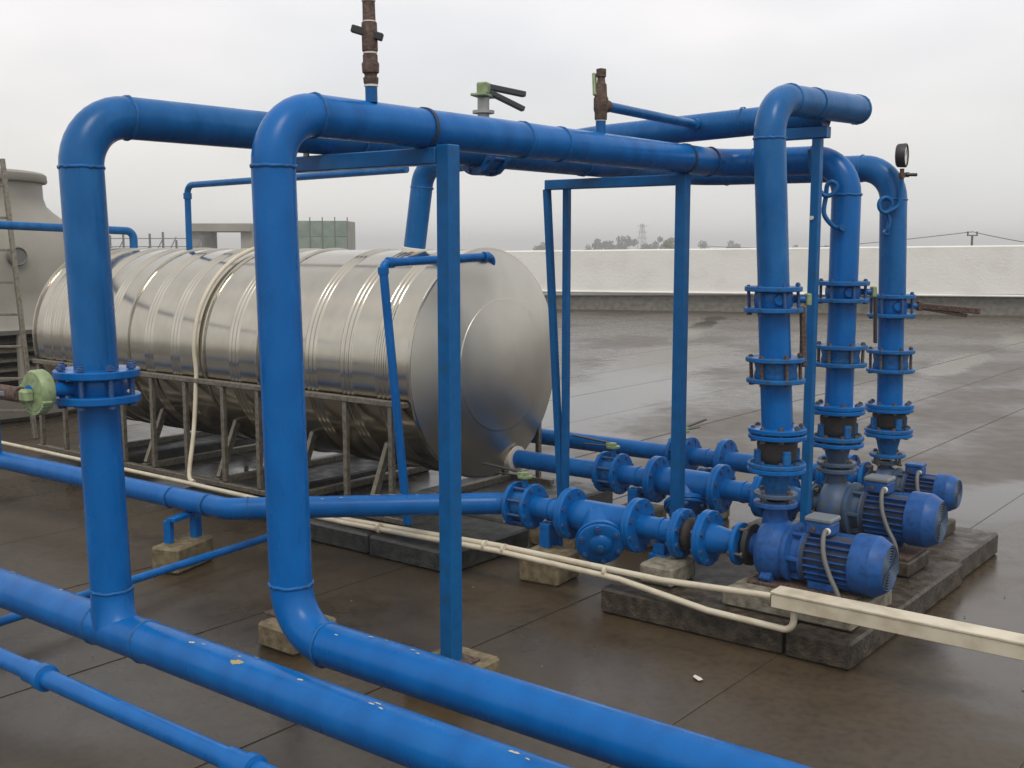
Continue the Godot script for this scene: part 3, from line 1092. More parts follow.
# ---------------------------------------------------------------- large pipes
const ZH := 2.0
func big_pipes() -> void:
	var bl: Material = M["blue"]
	var bt: Material = M["blue_top"]
	# A: low header with the riser stub
	var A := P(1.97, .355, 0)
	var t := thing("header_pipe", "large blue ground pipe with a riser tee, the nearer of the two big foreground pipes", "pipe", P(1.97, .28, 3.18))
	pipe(t, [P(1.97, .355, 9.0), P(1.97, .355, -1.5)], .066, .1, bl)
	pipe(t, [P(1.97, .36, 3.205), P(1.965, 1.106, 3.225)], RP - .003, .1, bl, "riser_pipe")
	var b := MB.new()
	# saddle: the riser flares along the header and melts into it
	var rows := 9
	var start := 0
	for i in rows:
		var u := i / float(rows - 1)
		for j in 37:
			var a := TAU * j / 36.0
			var rr := RP - .003
			var low := Vector2(cos(a) * (rr + .045 * pow(absf(cos(a)), 1.5)), sin(a) * rr * .985)   # x along the header, y across
			var yl := sqrt(maxf(0.0, .066 * .066 - low.y * low.y)) - .001
			var hi3 := Vector3(sin(a) * (rr + .0005), .137, -cos(a) * (rr + .0005))
			var lo3 := Vector3(low.y, yl, -low.x)
			var ctl := Vector3(hi3.x, yl + .012, hi3.z)
			var q := hi3.lerp(ctl, u).lerp(ctl.lerp(lo3, u), u)
			b.vert(P(1.97, .355, 3.202) + q, Vector3(sin(a), .9 * u * absf(cos(a)), -cos(a)).normalized())
	b.grid(rows, 37, start)
	put("tee_collar", b, bl, t)
	welds(t, [[P(1.97, .492, 3.203), UP], ], RP - .003, bl)
	welds(t, [[P(1.97, .355, 3.29), NORTH], [P(1.97, .355, 3.02), NORTH], [P(1.97, .355, 5.2), NORTH]], .066, bl)
	chips(t, P(1.97, .355, 4.0), P(1.97, .355, 1.0), .066, [[.04, -20, .012], [.155, -8, .010], [.415, 18, .011], [.43, 10, .006], [.49, 28, .022, 1], [.485, 8, .006], [.50, -14, .007], [.575, 14, .009], [.665, 10, .008], [.67, 2, .009], [.678, 14, .007], [.82, 4, .013], [.835, 10, .006]])
	var f := flange(t, P(1.965, 1.117, 3.227), UP, .132, .022, RP - .003, bl)
	# valve on the left riser
	t = thing("butterfly_valve", "blue wafer butterfly valve with pale green gearbox on the left riser", "valve", P(1.965, 1.128, 3.227))
	valve_body(t, P(1.965, 1.129, 3.227), P(1.965, 1.185, 3.227), RP + .006, EAST, bl)
	bolts(t, P(1.965, 1.103, 3.227), P(1.965, 1.213, 3.227), .113, 8, .0085, M["bolt_blue"], .2, "bolt")
	b = MB.new()
	b.tube([P(1.90, 1.155, 3.227), P(1.735, 1.158, 3.227)], .022, 16)
	b.lathe([Vector2(.0, .0), Vector2(.042, .0), Vector2(.042, .012), Vector2(.0, .012)], P(1.80, 1.157, 3.227), -EAST, 20)
	put("neck", b, bl, t)
	b = MB.new()
	var prof := []
	var gc := P(1.762, 1.160, 3.215)
	b.lathe([Vector2(.0, -.022), Vector2(.060, -.022), Vector2(.066, -.014), Vector2(.066, .014), Vector2(.060, .022), Vector2(.03, .024), Vector2(.0, .024)], gc, -EAST, 28)
	for k in 16:
		var a := PI * (0.95 + 0.9 * k / 15.0)
		var d := Vector3(0, sin(a), cos(a))
		b.box(gc + d * .067 - EAST * .008, Vector3(.03, .011, .010), Basis(EAST, d, EAST.cross(d)), .001)
	b.box(gc + Vector3(-.035, -.012, -.01), Vector3(.03, .04, .05), Basis.IDENTITY, .008)
	put("gearbox", b, M["green"], t)
	b = MB.new()
	b.tube([gc + P(-.035, -.012, .04), gc + P(-.035, -.012, .20)], .024, 16)
	b.tube([gc + P(-.035, -.012, .19), gc + P(-.02, -.004, .62)], .012, 10)
	put("drive_shaft", b, M["rust"], t)
	b = MB.new()
	var hw := gc + P(-.02, -.004, .62)
	var ring := []
	for k in 25:
		var a := TAU * k / 24
		ring.append(hw + Vector3(cos(a), sin(a), 0) * .1)
	b.tube(ring, .009, 8, false)
	for k in 3:
		var a := TAU * k / 3
		b.tube([hw, hw + Vector3(cos(a), sin(a), 0) * .1], .006, 8)
	put("handwheel", b, M["black"], t)
	b = MB.new()
	b.box(gc + P(-.0595, -.010, .11), Vector3(.004, .014, .03), Basis.IDENTITY, .001)
	put("tag_plate", b, M["grey_lid"], t)
	# T1a
	t = thing("overhead_pipe", "blue pipe rising above the green geared valve and bending onto the rear overhead run", "pipe", P(1.965, 1.2, 3.227))
	pipe(t, [P(1.965, 1.19, 3.227), P(1.955, 2.005, 3.252), P(3.80, 2.005, 3.18)], RP, .165, bt)
	flange(t, P(1.965, 1.197, 3.227), UP, .132, .022, RP, bl)
	welds(t, [[P(1.957, 1.84, 3.247), UP], [P(2.12, 2.005, 3.245), EAST], [P(3.1, 2.005, 3.20), EAST]], RP, bt)
	flange(t, P(3.79, 2.005, 3.18), EAST, .105, .02, RP, bt)
	# inline valve
	t = thing("lever_valve", "blue inline valve with a green and black lever standing up behind the front overhead pipe", "valve", P(3.85, 2.0, 3.18))
	valve_body(t, P(3.80, 2.005, 3.18), P(3.88, 2.005, 3.18), RP + .004, -UP, bt)
	bolts(t, P(3.78, 2.005, 3.18), P(3.90, 2.005, 3.18), .09, 8, .008, M["bolt_blue"])
	b = MB.new()
	b.tube([P(3.84, 2.07, 3.18), P(3.84, 2.235, 3.18)], .026, 16)
	b.lathe([Vector2(.0, .0), Vector2(.048, .0), Vector2(.048, .012), Vector2(.0, .012)], P(3.84, 2.168, 3.18), UP, 20)
	put("neck", b, M["galv"], t)
	b = MB.new()
	b.box(P(3.84, 2.243, 3.18), Vector3(.13, .012, .07), Basis(UP, .3), .003)
	b.box(P(3.845, 2.275, 3.18), Vector3(.06, .05, .05), Basis(UP, .3), .006)
	put("lever_plate", b, M["green"], t)
	b = MB.new()
	b.bar(P(3.86, 2.285, 3.18), P(4.03, 2.262, 3.10), .034, .024)
	b.bar(P(3.86, 2.262, 3.17), P(4.01, 2.195, 3.09), .030, .022)
	put("lever", b, M["slate"], t)
	# T1b to the third riser
	t = thing("overhead_pipe", "rear overhead blue pipe running right to the third riser, seen below the front run", "pipe", P(5.78, 1.33, 2.0))
	pipe(t, [P(3.88, 2.005, 3.18), P(5.78, 2.005, 3.18), P(5.768, 1.992, 2.06), P(5.78, 1.327, 2.045)], RP, .165, bt)
	flange(t, P(3.89, 2.005, 3.18), EAST, .105, .02, RP, bt)
	welds(t, [[P(4.6, 2.005, 3.18), EAST], [P(5.615, 2.005, 3.18), EAST], [P(5.78, 2.003, 3.01), NORTH], [P(5.77, 1.995, 2.225), NORTH], [P(5.771, 1.83, 2.057), UP]], RP, bt)
	flange(t, P(5.78, 1.337, 2.046), UP, .118, .018, RP, M["blue_dirty"])
	# B + riser 2 + T2
	t = thing("overhead_pipe", "large blue pipe rising from the foreground floor, then running overhead to the middle riser", "pipe", P(2.26, .3, 2.66))
	pipe(t, [P(2.26, .378, -1.2), P(2.262, .378, 2.662), P(2.252, 2.0, 2.692), P(5.08, 2.0, 2.66), P(5.08, 1.992, 2.03), P(5.08, 1.413, 2.03)], RP - .001, .165, bl)
	welds(t, [[P(2.26, .378, 2.505), NORTH], [P(2.261, .543, 2.665), UP], [P(2.253, 1.835, 2.689), UP], [P(2.417, 2.0, 2.690), EAST], [P(3.46, 2.0, 2.678), EAST], [P(3.70, 2.0, 2.675), EAST], [P(4.915, 2.0, 2.66), EAST], [P(5.08, 1.998, 2.495), NORTH], [P(5.08, 1.994, 2.195), NORTH], [P(5.08, 1.83, 2.03), UP]], RP, bl)
	chips(t, P(2.26, .378, 2.5), P(2.26, .378, 0.6), RP, [[.10, 0, .008], [.13, -6, .005], [.19, 2, .007], [.205, 10, .006], [.04, 30, .006]])
	strap(t, P(2.915, 2.0, 2.684), EAST, RP, M["strap_blue"])
	strap(t, P(4.69, 2.0, 2.664), EAST, RP, M["strap_blue"])
	flange(t, P(5.08, 1.423, 2.03), UP, .120, .018, RP, M["blue_dirty"])
	# riser 1 top, capped run
	t = thing("overhead_pipe", "short high blue pipe bending off the front riser and ending in a domed cap", "pipe", P(4.35, 1.42, 2.0))
	pipe(t, [P(4.329, 1.409, 2.026), P(4.302, 2.195, 2.06), P(5.11, 2.215, 2.0)], RP - .003, .165, bt)
	welds(t, [[P(4.308, 2.03, 2.053), UP], [P(4.467, 2.2, 2.048), EAST], [P(5.095, 2.215, 2.0), EAST]], RP - .003, bt)
	strap(t, P(4.68, 2.204, 2.032), EAST, RP - .003, M["beam_blue"])
	b = MB.new()
	prof = []
	for k in 8:
		var a := k / 7.0 * PI / 2
		prof.append(Vector2((RP - .003) * cos(a), .045 * sin(a)))
	b.lathe(prof, P(5.108, 2.215, 2.0), P(.77, .02, -.05), 32, .5)
	put("end_cap", b, bt, t)
	flange(t, P(4.3285, 1.42, 2.027), UP, .118, .018, RP - .003, M["blue_dirty"])
	# T3 to the tank
	t = thing("overhead_pipe", "high blue pipe crossing over both overhead runs and dropping into the tank top", "pipe", P(4.82, 1.58, 4.5))
	pipe(t, [P(4.86, 2.178, 2.05), P(4.86, 2.142, 3.25), P(4.86, 2.055, 4.47), P(4.83, 1.56, 4.53)], .064, .13, bt)
	welds(t, [[P(4.855, 1.93, 4.485), P(.03, 1, -.1)], [P(4.86, 2.07, 4.32), NORTH], [P(4.86, 2.17, 2.45), NORTH]], .064, bt)
	b = MB.new()
	b.lathe([Vector2(.064, .012), Vector2(.076, .008), Vector2(.078, -.006), Vector2(.078, -.03)], P(4.832, 1.572, 4.528), P(.03, .5, -.06), 28)
	put("tank_collar", b, M["tape"], t)

# ---------------------------------------------------------------- pump risers
const PE := [4.35, 5.08, 5.78]
const PN := 2.0
func riser(k: int) -> void:
	var e: float = PE[k]
	var zs: Array = [[1.411, 1.324, 1.136, 1.031, .84, .793, .69, .652, .561, .518], [1.414, 1.335, 1.135, 1.036, .853, .81, .702, .655, .578, .545], [1.328, 1.230, 1.062, .945, .78, .738, .648, .608, .515, .470]][k]
	var which: String = ["front", "middle", "rear"][k]
	var bd: Material = M["blue_dirty"]
	var bl: Material = M["blue"]
	var R := .122
	var r := RP - .003
	var lean: float = [.058, .0, .025][k]
	var dn: float = [.0, .03, .035][k]
	var c := func(z: float) -> Vector3: return P(e - .618 * lean * maxf(z - .8, 0.0), z, PN + dn + .786 * lean * maxf(z - .8, 0.0))
	var g := "valves on the pump risers"
	# top butterfly valve with lever
	var t := thing("butterfly_valve", "blue wafer valve with a hanging lever, topmost joint of the %s pump riser" % which, "valve", c.call(zs[1]), g)
	var hi: float = zs[0] - .001
	var lo: float = zs[1] + .018
	valve_body(t, c.call(lo), c.call(hi), r, (-EAST * .75 + Vector3(0, 0, .66)).normalized(), bl)
	bolts(t, c.call(lo - .018), c.call(hi + .018), .10, 6, .007, M["bolt_blue"], .9, "stud_bolt")
	var out := (Vector3(0, 0, 1) * .8 + EAST * .6).normalized()
	var mid := (hi + lo) * .5
	var b := MB.new()
	b.tube([c.call(mid) + out * r, c.call(mid) + out * (R + .02)], .015, 12)
	put("neck", b, bl, t)
	b = MB.new()
	b.box(c.call(mid) + out * (R + .02), Vector3(.045, .05, .022), Basis.looking_at(out, UP), .004)
	put("lever_plate", b, M["green"] if k < 2 else M["rust"], t)
	b = MB.new()
	var p0: Vector3 = c.call(mid) + out * (R + .028) - (Vector3(.618, 0, .786) * .03 if k == 0 else Vector3.ZERO)
	if k == 0:
		b.bar(p0 - UP * .03, p0 + Vector3(.0, -.28, .015), .034, .02, out)
		b.bar(p0 - UP * .03, p0 + Vector3(.03, -.25, -.01), .02, .014, out)
	elif k == 1:
		b.bar(p0 + UP * .01, p0 + Vector3(.0, -.24, .01), .024, .014, out)
	else:
		b.bar(p0, p0 + Vector3(.06, -.02, .28), .034, .030, UP)
		b.bar(p0 - UP * .01, p0 + Vector3(.05, -.045, .22), .026, .018, UP)
	put("lever", b, M["rust"] if k != 1 else M["black"], t)
	# spool to the check valve
	t = thing("spool_pipe", "short flanged blue pipe below the top valve of the %s pump riser" % which, "pipe", c.call(zs[2]), "flanged spool pipes on the pump risers")
	pipe(t, [c.call(zs[2]), c.call(lo)], r, .1, bl)
	flange(t, c.call(zs[1] + .009), UP, R, .017, r, bd)
	flange(t, c.call(zs[2] - .009), UP, R, .017, r, bd)
	# check valve
	t = thing("check_valve", "wafer check valve held by long studs in the middle of the %s pump riser" % which, "valve", c.call(zs[3]), "check valves on the pump risers")
	b = MB.new()
	var a1: float = zs[2] - .019
	var a0: float = zs[3] + .018
	b.lathe([Vector2(r, a0), Vector2(.086, a0), Vector2(.09, a0 + .01), Vector2(.084, (a0 + a1) * .5), Vector2(.09, a1 - .01), Vector2(.086, a1), Vector2(r, a1)], c.call(a0) - UP * a0, UP, 32)
	put("valve_body", b, bd, t)
	bolts(t, c.call(a0 - .018), c.call(a1 + .019), .10, 6, .0075, M["rust"] if k == 0 else M["bolt_steel"], .9, "stud_bolt")
	# lower spool
	t = thing("spool_pipe", "flanged blue pipe between the check valve and the rubber joint of the %s pump riser" % which, "pipe", c.call(zs[4]), "flanged spool pipes on the pump risers")
	pipe(t, [c.call(zs[4] - .01), c.call(a0 - .001)], r, .1, bl)
	flange(t, c.call(zs[3] + .008), UP, R, .017, r, bd, "flange")
	var f := flange(t, c.call(zs[4] - .011), UP, R, .018, r, bl)
	# rubber expansion joint
	t = thing("expansion_joint", "dark twin bellows rubber joint between blue flanges low on the %s pump riser" % which, "joint", c.call(zs[6]), "rubber joints on the pump risers")
	flange(t, c.call(zs[5] + .010), UP, R, .017, r, bl)
	flange(t, c.call(zs[6] - .009), UP, R, .017, r, bd)
	b = MB.new()
	var j1: float = zs[5]
	var j0: float = zs[6]
	b.lathe([Vector2(.070, 0), Vector2(.078, .012), Vector2(.083, (j1 - j0) * .3), Vector2(.082, (j1 - j0) * .55), Vector2(.085, (j1 - j0) * .8), Vector2(.080, j1 - j0 - .006), Vector2(.07, j1 - j0)], c.call(j0), UP, 36, .3)
	put("bellows", b, M["rubber"], t)
	for q in 4:
		var a := TAU * q / 4 + .68
		var d := Vector3(cos(a), 0, sin(a))
		b = MB.new()
		b.box(c.call(j0 + .03) + d * .088, Vector3(.022, .06, .034), Basis(d, UP, d.cross(UP)), .004)
		put("control_lug", b, bd, t)
	bolts(t, c.call(zs[5] + .001), c.call(zs[4] - .002), .10, 8, .0075, M["bolt_steel"], .2)
	bolts(t, c.call(zs[7]), c.call(zs[6] - .001), .10, 8, .0075, M["bolt_blue"] if k == 0 else M["bolt_steel"], .2)
	# reducer
	t = thing("reducer_pipe", "tapered blue reducer on top of the %s pump" % which, "pipe", c.call(zs[8]), "reducers above the pumps")
	flange(t, c.call(zs[7] + .009), UP, R, .017, r, bl)
	b = MB.new()
	b.lathe([Vector2(.045, zs[8]), Vector2(.047, zs[8] + .012), Vector2(.064, zs[7] - .006), Vector2(.066, zs[7] + .01)], c.call(0), UP, 32)
	put("cone", b, bd if k != 1 else M["pump_grey_blue"], t)
	flange(t, c.call(zs[8] - .008), UP, .092, .016, .042, M["pump_grey_blue"] if k < 2 else bd)
	bolts(t, c.call(zs[9] - .004), c.call(zs[8] - .001), .076, 4, .0075, M["bolt_steel"], .5)

func prof_rubber(b: MB, c: Vector3, ax: Vector3, L: float, r0: float, r1: float) -> void:
	var prof := []
	for i in 25:
		var u := i / 24.0
		var s := absf(sin(u * TAU))
		prof.append(Vector2(lerpf(r0, r1, pow(s, .7)), u * L))
	b.lathe(prof, c, ax, 36, .3)

# ---------------------------------------------------------------- suction lines
func suction(k: int) -> void:
	var e: float = [4.33, 5.08, 5.78][k]
	var z: float = [.316, .362, .362][k]
	var which: String = ["front", "middle", "rear"][k]
	var bl: Material = M["blue"]
	var bd: Material = M["blue_dirty"]
	var r := .052
	var R := .112
	var sh: float = [0.0, .02, .03][k]
	var c := func(n: float) -> Vector3: return P(e, z, n)
	var v0: float = [3.37, 3.34, 3.30][k]      # valve north face
	var v1: float = v0 - .09
	# supply pipe
	var t: Node3D
	if k == 0:
		t = thing("suction_pipe", "long blue suction pipe bending across the floor to the front pump", "pipe", P(3.4, .28, 4.4))
		pipe(t, [P(3.22, .316, 11.0), P(3.36, .316, 4.42), P(4.27, .316, 3.46), P(4.33, .316, v0)], .054, .09, bl)
		chips(t, P(3.36, .316, 4.42), P(4.27, .316, 3.46), .054, [[.55, -14, .03], [.60, -10, .025], [.64, -16, .022], [.76, -12, .02], [.80, -8, .026], [.84, -14, .018], [.35, 30, .006], [.42, 22, .007], [.70, 10, .006]])
		welds(t, [[P(3.35, .316, 4.56), NORTH], [P(3.345, .316, 4.85), NORTH], [P(3.43, .316, 4.35), P(1, 0, -1)]], .054, bl)
	else:
		t = thing("suction_pipe", ["", "blue suction pipe from the tank end to the middle pump", "blue suction pipe passing behind the tank end to the rear pump"][k], "pipe", c.call(v0))
		pipe(t, [P(e, z, 4.1 if k == 1 else 8.5), P(e, z, 3.98), c.call(v0 + .12), c.call(v0)], r, .06, bl)
	flange(t, c.call(v0 + .009), NORTH, R, .018, r, bl)
	# lever valve
	t = thing("lever_valve", "blue butterfly valve with green plate and black lever on the %s suction pipe" % which, "valve", c.call(v0 - .04), "lever valves on the suction pipes")
	var lev := (NORTH + EAST * -.1 + UP * .03).normalized() if k < 2 else (EAST * .8 + UP * .5 + Vector3(0, 0, .2)).normalized()
	build_lever_valve(t, c.call(v1 + .001), c.call(v0 - .001), r + .012, .10, UP, NORTH if k < 2 else EAST, bd, .045, .27)
	bolts(t, c.call(v1 - .018), c.call(v0 + .018), .094, 8, .0075, M["bolt_blue"])
	# spool with clamp
	var s1: float = v1 - .235
	t = thing("spool_pipe", "short flanged blue pipe between lever valve and strainer on the %s suction line" % which, "pipe", c.call(s1), "flanged spool pipes on the suction lines")
	pipe(t, [c.call(v1 - .01), c.call(s1 + .01)], r, .1, bl)
	flange(t, c.call(v1 - .009), NORTH, R, .018, r, bl)
	flange(t, c.call(s1 + .009), NORTH, R + .012, .018, r, bl)
	strap(t, c.call((v1 + s1) * .5), NORTH, r, bl)
	# strainer
	var q1: float = s1 - .378
	t = thing("strainer", ["blue Y strainer with a round bolted cover facing the viewer on the front suction line", "thick blue strainer body on the middle suction line", "long blue strainer pipe on the rear suction line"][k], "strainer", c.call(q1), "strainers on the suction lines")
	var b := MB.new()
	var rb: float = [.078, .076, .056][k]
	b.lathe([Vector2(r, q1 + .02), Vector2(rb * .95, q1 + .05), Vector2(rb, q1 + .1), Vector2(rb, s1 - .10), Vector2(rb * .95, s1 - .05), Vector2(r + .01, s1 - .02)], P(e, z, 0), NORTH, 36, .6)
	put("body", b, bl, t)
	flange(t, c.call(s1 - .010), NORTH, R + .012, .018, r, bl)
	flange(t, c.call(q1 + .010), NORTH, R + .014, .018, r, bl)
	bolts(t, c.call(s1 - .019), c.call(s1 + .018), .104, 8, .0075, M["bolt_blue"])
	if k < 2:
		var leg := (Vector3(-.74, -.36, .52) if k == 0 else Vector3(-.45, -.75, .35)).normalized()
		var o: Vector3 = c.call(s1 - .165)
		var L := .19 if k == 0 else .13
		b = MB.new()
		b.tube([o, o + leg * L], [.080, .078], 32)
		put("filter_leg", b, bl, t)
		b = MB.new()
		b.lathe([Vector2(.07, L - .024), Vector2(.112, L - .024), Vector2(.115, L - .02), Vector2(.115, L - .001), Vector2(.07, L - .001)], o, leg, 36)
		b.lathe([Vector2(.108, L), Vector2(.11, L + .002), Vector2(.11, L + .014), Vector2(.105, L + .018), Vector2(.055, L + .02), Vector2(.046, L + .034), Vector2(.02, L + .04), Vector2(.0, L + .04)], o, leg, 36, .6)
		var cover := put("cover", b, bl, t)
		flange_of[t] = cover
		bolts(t, o + leg * (L - .02), o + leg * (L + .018), .091, 6, .0085, M["bolt_blue"], .15)
		b = MB.new()
		b.hexa(o + leg * (L + .03), o + leg * (L + .055), .017)
		put("drain_plug", b, bd, cover)
	# spool with clamp to the flexible joint
	var w1: float = q1 - .232
	t = thing("spool_pipe", "short flanged blue pipe after the strainer on the %s suction line" % which, "pipe", c.call(w1), "flanged spool pipes on the suction lines")
	pipe(t, [c.call(q1 - .01), c.call(w1 + .01)], r, .1, bl)
	flange(t, c.call(q1 - .010), NORTH, R + .014, .018, r, bl)
	flange(t, c.call(w1 + .009), NORTH, R, .018, r, bl)
	bolts(t, c.call(q1 - .019), c.call(q1 + .019), .104, 8, .0075, M["bolt_blue"])
	strap(t, c.call(q1 - .13), NORTH, r, bl)
	# rubber joint and reducer
	var x1: float = w1 - .13
	t = thing("expansion_joint", "dark rubber joint between blue flanges on the %s suction line" % which, "joint", c.call(x1), "rubber joints on the suction lines")
	b = MB.new()
	prof_rubber(b, c.call(x1 + .009), NORTH, w1 - x1 - .02, .05, .078)
	put("bellows", b, M["rubber"], t)
	flange(t, c.call(w1 - .010), NORTH, R, .018, r, bl)
	flange(t, c.call(x1 + .009), NORTH, R + .012, .018, r, bl)
	bolts(t, c.call(w1 - .020), c.call(w1 + .018), .094, 8, .0075, M["bolt_blue"])
	var y1 := 2.14
	if x1 - y1 < .09:
		y1 = x1 - .10
	t = thing("reducer_pipe", "tapered blue reducer feeding the %s pump" % which, "pipe", c.call(y1), "reducers in front of the pumps")
	flange(t, c.call(x1 - .010), NORTH, R + .012, .018, r, bl)
	b = MB.new()
	b.lathe([Vector2(.042, y1 + .01), Vector2(.046, y1 + .03), Vector2(.066, x1 - .03), Vector2(.07, x1 - .015)], P(e, z, 0), NORTH, 32)
	put("cone", b, bl, t)
	flange(t, c.call(y1 + .009), NORTH, .094, .018, .04, bl)
	bolts(t, c.call(x1 - .019), c.call(x1 + .018), .104, 8, .0075, M["bolt_blue"])
	bolts(t, c.call(y1 - .03), c.call(y1 + .018), .076, 4, .008, M["bolt_steel"], .4)
	# brackets
	t = thing("pipe_bracket", "small blue U bracket under the suction valve of the %s line" % which, "bracket", c.call(v1 - .1) - UP * .2, "brackets under the suction lines")
	b = MB.new()
	var n0 := (v1 + s1) * .5
	b.box(P(e, z - r - .022, n0), Vector3(.12, .03, .06), Basis.IDENTITY, .003)
	put("saddle", b, bl, t)
	for d in [-1.0, 1.0]:
		b = MB.new()
		b.box(P(e + d * .045, z - r - .10, n0), Vector3(.028, .13, .06), Basis.IDENTITY, .003)
		put("leg", b, bl, t)
	if k == 0:
		t = thing("pipe_bracket", "small blue block bracket under the pipe beside the round strainer cover", "bracket", P(e, .17, q1 - .13), "brackets under the suction lines")
		b = MB.new()
		b.box(P(e, z - r - .03, q1 - .13), Vector3(.07, .05, .06), Basis.IDENTITY, .003)
		put("saddle", b, bl, t)
		b = MB.new()
		b.box(P(e, .19, q1 - .13), Vector3(.09, .04, .09), Basis.IDENTITY, .003)
		put("base_plate", b, bl, t)

# ---------------------------------------------------------------- pumps
func pumps() -> void:
	for k in 3:
		pump(k)

func pump(k: int) -> void:
	var e: float = PE[k]
	var z: float = [.316, .358, .391][k]
	var top: float = [.518, .545, .555][k]
	var which: String = ["front pump with a blue fan cover, nearest the cream trunking", "middle dusty blue pump with a grey topped terminal box", "rear pump partly hidden behind the middle one"][k]
	var t := thing("electric_pump", "blue electric motor pump, " + which, "pump", P(e, .2, PN), "electric pumps on the plinth")
	var mb: Material = M["motor_blue"]
	var vm: Material = mb if k == 0 else M["pump_grey_blue"]
	var o := P(e, z, 0)
	var b := MB.new()
	# volute: a spiral casing, deeper on one side
	b.lathe([Vector2(.05, 2.105), Vector2(.052, 2.07), Vector2(.085, 2.055), Vector2(.118, 2.04), Vector2(.132, 2.015), Vector2(.134, 1.985), Vector2(.128, 1.955), Vector2(.118, 1.935), Vector2(.118, 1.92), Vector2(.05, 1.915)], o, NORTH, 48, .6)
	put("volute", b, vm, t)
	b = MB.new()
	b.tube([P(e, z + .08, PN), P(e, top - .03, PN), P(e, top - .012, PN)], [.062, .046, .05], 24)
	put("discharge_neck", b, vm, t)
	flange(t, P(e, top - .005, PN), UP, .092, .018, .04, vm, "discharge_flange")
	flange(t, P(e, z, 2.105), NORTH, .092, .02, .04, M["black"] if k == 0 else vm, "suction_flange")
	b = MB.new()
	b.lathe([Vector2(.12, 1.925), Vector2(.128, 1.915), Vector2(.128, 1.90), Vector2(.09, 1.89), Vector2(.088, 1.86), Vector2(.112, 1.85), Vector2(.112, 1.84)], o, NORTH, 40)
	for j in 6:
		var a := TAU * j / 6
		var d := Vector3(cos(a), sin(a), 0)
		b.box(o + d * .098 + NORTH * 1.875, Vector3(.03, .016, .06), Basis(d, Vector3(-sin(a), cos(a), 0), Vector3(0, 0, 1)), .002)
	put("lantern", b, vm, t)
	# motor body and fins
	b = MB.new()
	b.lathe([Vector2(.05, 1.845), Vector2(.112, 1.84), Vector2(.115, 1.825), Vector2(.095, 1.82), Vector2(.095, 1.615), Vector2(.05, 1.61)], o, NORTH, 40)
	var motor := put("motor_body", b, M["motor_grime"], t)
	for j in 24:
		var a := TAU * (j + .5) / 24
		if sin(a) > .86:
			continue
		b = MB.new()
		var d := Vector3(cos(a), sin(a), 0)
		b.box(o + d * .106 + NORTH * 1.727, Vector3(.026, .0046, .19), Basis(d, Vector3(-sin(a), cos(a), 0), Vector3(0, 0, 1)), .0012)
		put("cooling_fin", b, mb, motor)
	# fan cover with grille
	b = MB.new()
	b.lathe([Vector2(.116, 1.636), Vector2(.124, 1.634), Vector2(.125, 1.62), Vector2(.124, 1.553), Vector2(.121, 1.545), Vector2(.099, 1.507), Vector2(.094, 1.502), Vector2(.092, 1.508)], o, NORTH, 48, .95)
	var fan := put("fan_cover", b, mb, t)
	b = MB.new()
	b.lathe([Vector2(.0, 1.512), Vector2(.093, 1.512)], o, NORTH, 40)
	put("grille_back", b, M["dark_recess"], fan)
	b = MB.new()
	for j in 8:
		var rr := .012 + j * .0108
		var ring := []
		for q in 33:
			var a := TAU * q / 32
			ring.append(o + NORTH * 1.505 + Vector3(cos(a), sin(a), 0) * rr)
		b.tube(ring, .0028, 6, false)
	for j in 8:
		var a := TAU * j / 8
		var d := Vector3(cos(a), sin(a), 0)
		b.tube([o + NORTH * 1.506 + d * .01, o + NORTH * 1.506 + d * .092], .0026, 6)
	put("grille", b, M["pump_grey_blue"], fan)
	# terminal box
	b = MB.new()
	b.box(P(e, z + .127, 1.79), Vector3(.095, .055, .115), Basis.IDENTITY, .008)
	var tb := put("terminal_box", b, mb, t)
	b = MB.new()
	b.box(P(e, z + .164, 1.79), Vector3(.104, .022, .120), Basis.IDENTITY, .009)
	put("terminal_lid", b, M["grey_lid"] if k < 2 else mb, tb)
	b = MB.new()
	b.tube([P(e - .05, z + .125, 1.745), P(e - .066, z + .125, 1.745)], .014, 12)
	put("cable_gland", b, M["tape"], tb)
	b = MB.new()
	b.tube([P(e - .05, z + .125, 1.81), P(e - .056, z + .125, 1.81)], .012, 12)
	put("blanking_plug", b, M["rust"], tb)
	# feet
	b = MB.new()
	b.bar(P(e - .075, z - .08, 1.985), P(e - .115, .2, 1.985), .05, .05, NORTH, .006)
	b.bar(P(e + .075, z - .08, 1.985), P(e + .115, .2, 1.985), .05, .05, NORTH, .006)
	put("foot", b, vm, t)
	for d in [-1.0, 1.0]:
		b = MB.new()
		b.box(P(e + d * .075, (z - .085 + .2) * .5, 1.75), Vector3(.03, z - .085 - .2, .12), Basis.IDENTITY, .004)
		put("foot", b, mb, t)
	b = MB.new()
	b.box(P(e, .192, 1.83), Vector3(.26, .016, .46), Basis.IDENTITY, .003)
	put("base_plate", b, M["rust"], t)
	t.position += P(0, 0, [.0, .03, .045][k])
	t.scale = Vector3.ONE * (.76 if k == 2 else 1.0)
	# grey block under it
	b = MB.new()
	b.box(P(e - (.04 if k == 0 else 0.0), .149, 1.83 if k < 2 else 1.92), Vector3(.44 if k == 0 else .28, .07, .56 if k == 0 else .42), Basis.IDENTITY, .008)
	solo("pump_block", b, M["plinth"] if k else M["concrete_pale"], ["grey concrete block under the front pump, beside the cream trunking", "grey concrete block under the middle pump", "grey concrete block under the rear pump"][k], "block", "blocks under the pumps")
	# motor lead
	b = MB.new()
	var s: Vector3 = t.transform * (P(e - .066, z + .125, 1.745) - P(e, .2, PN))
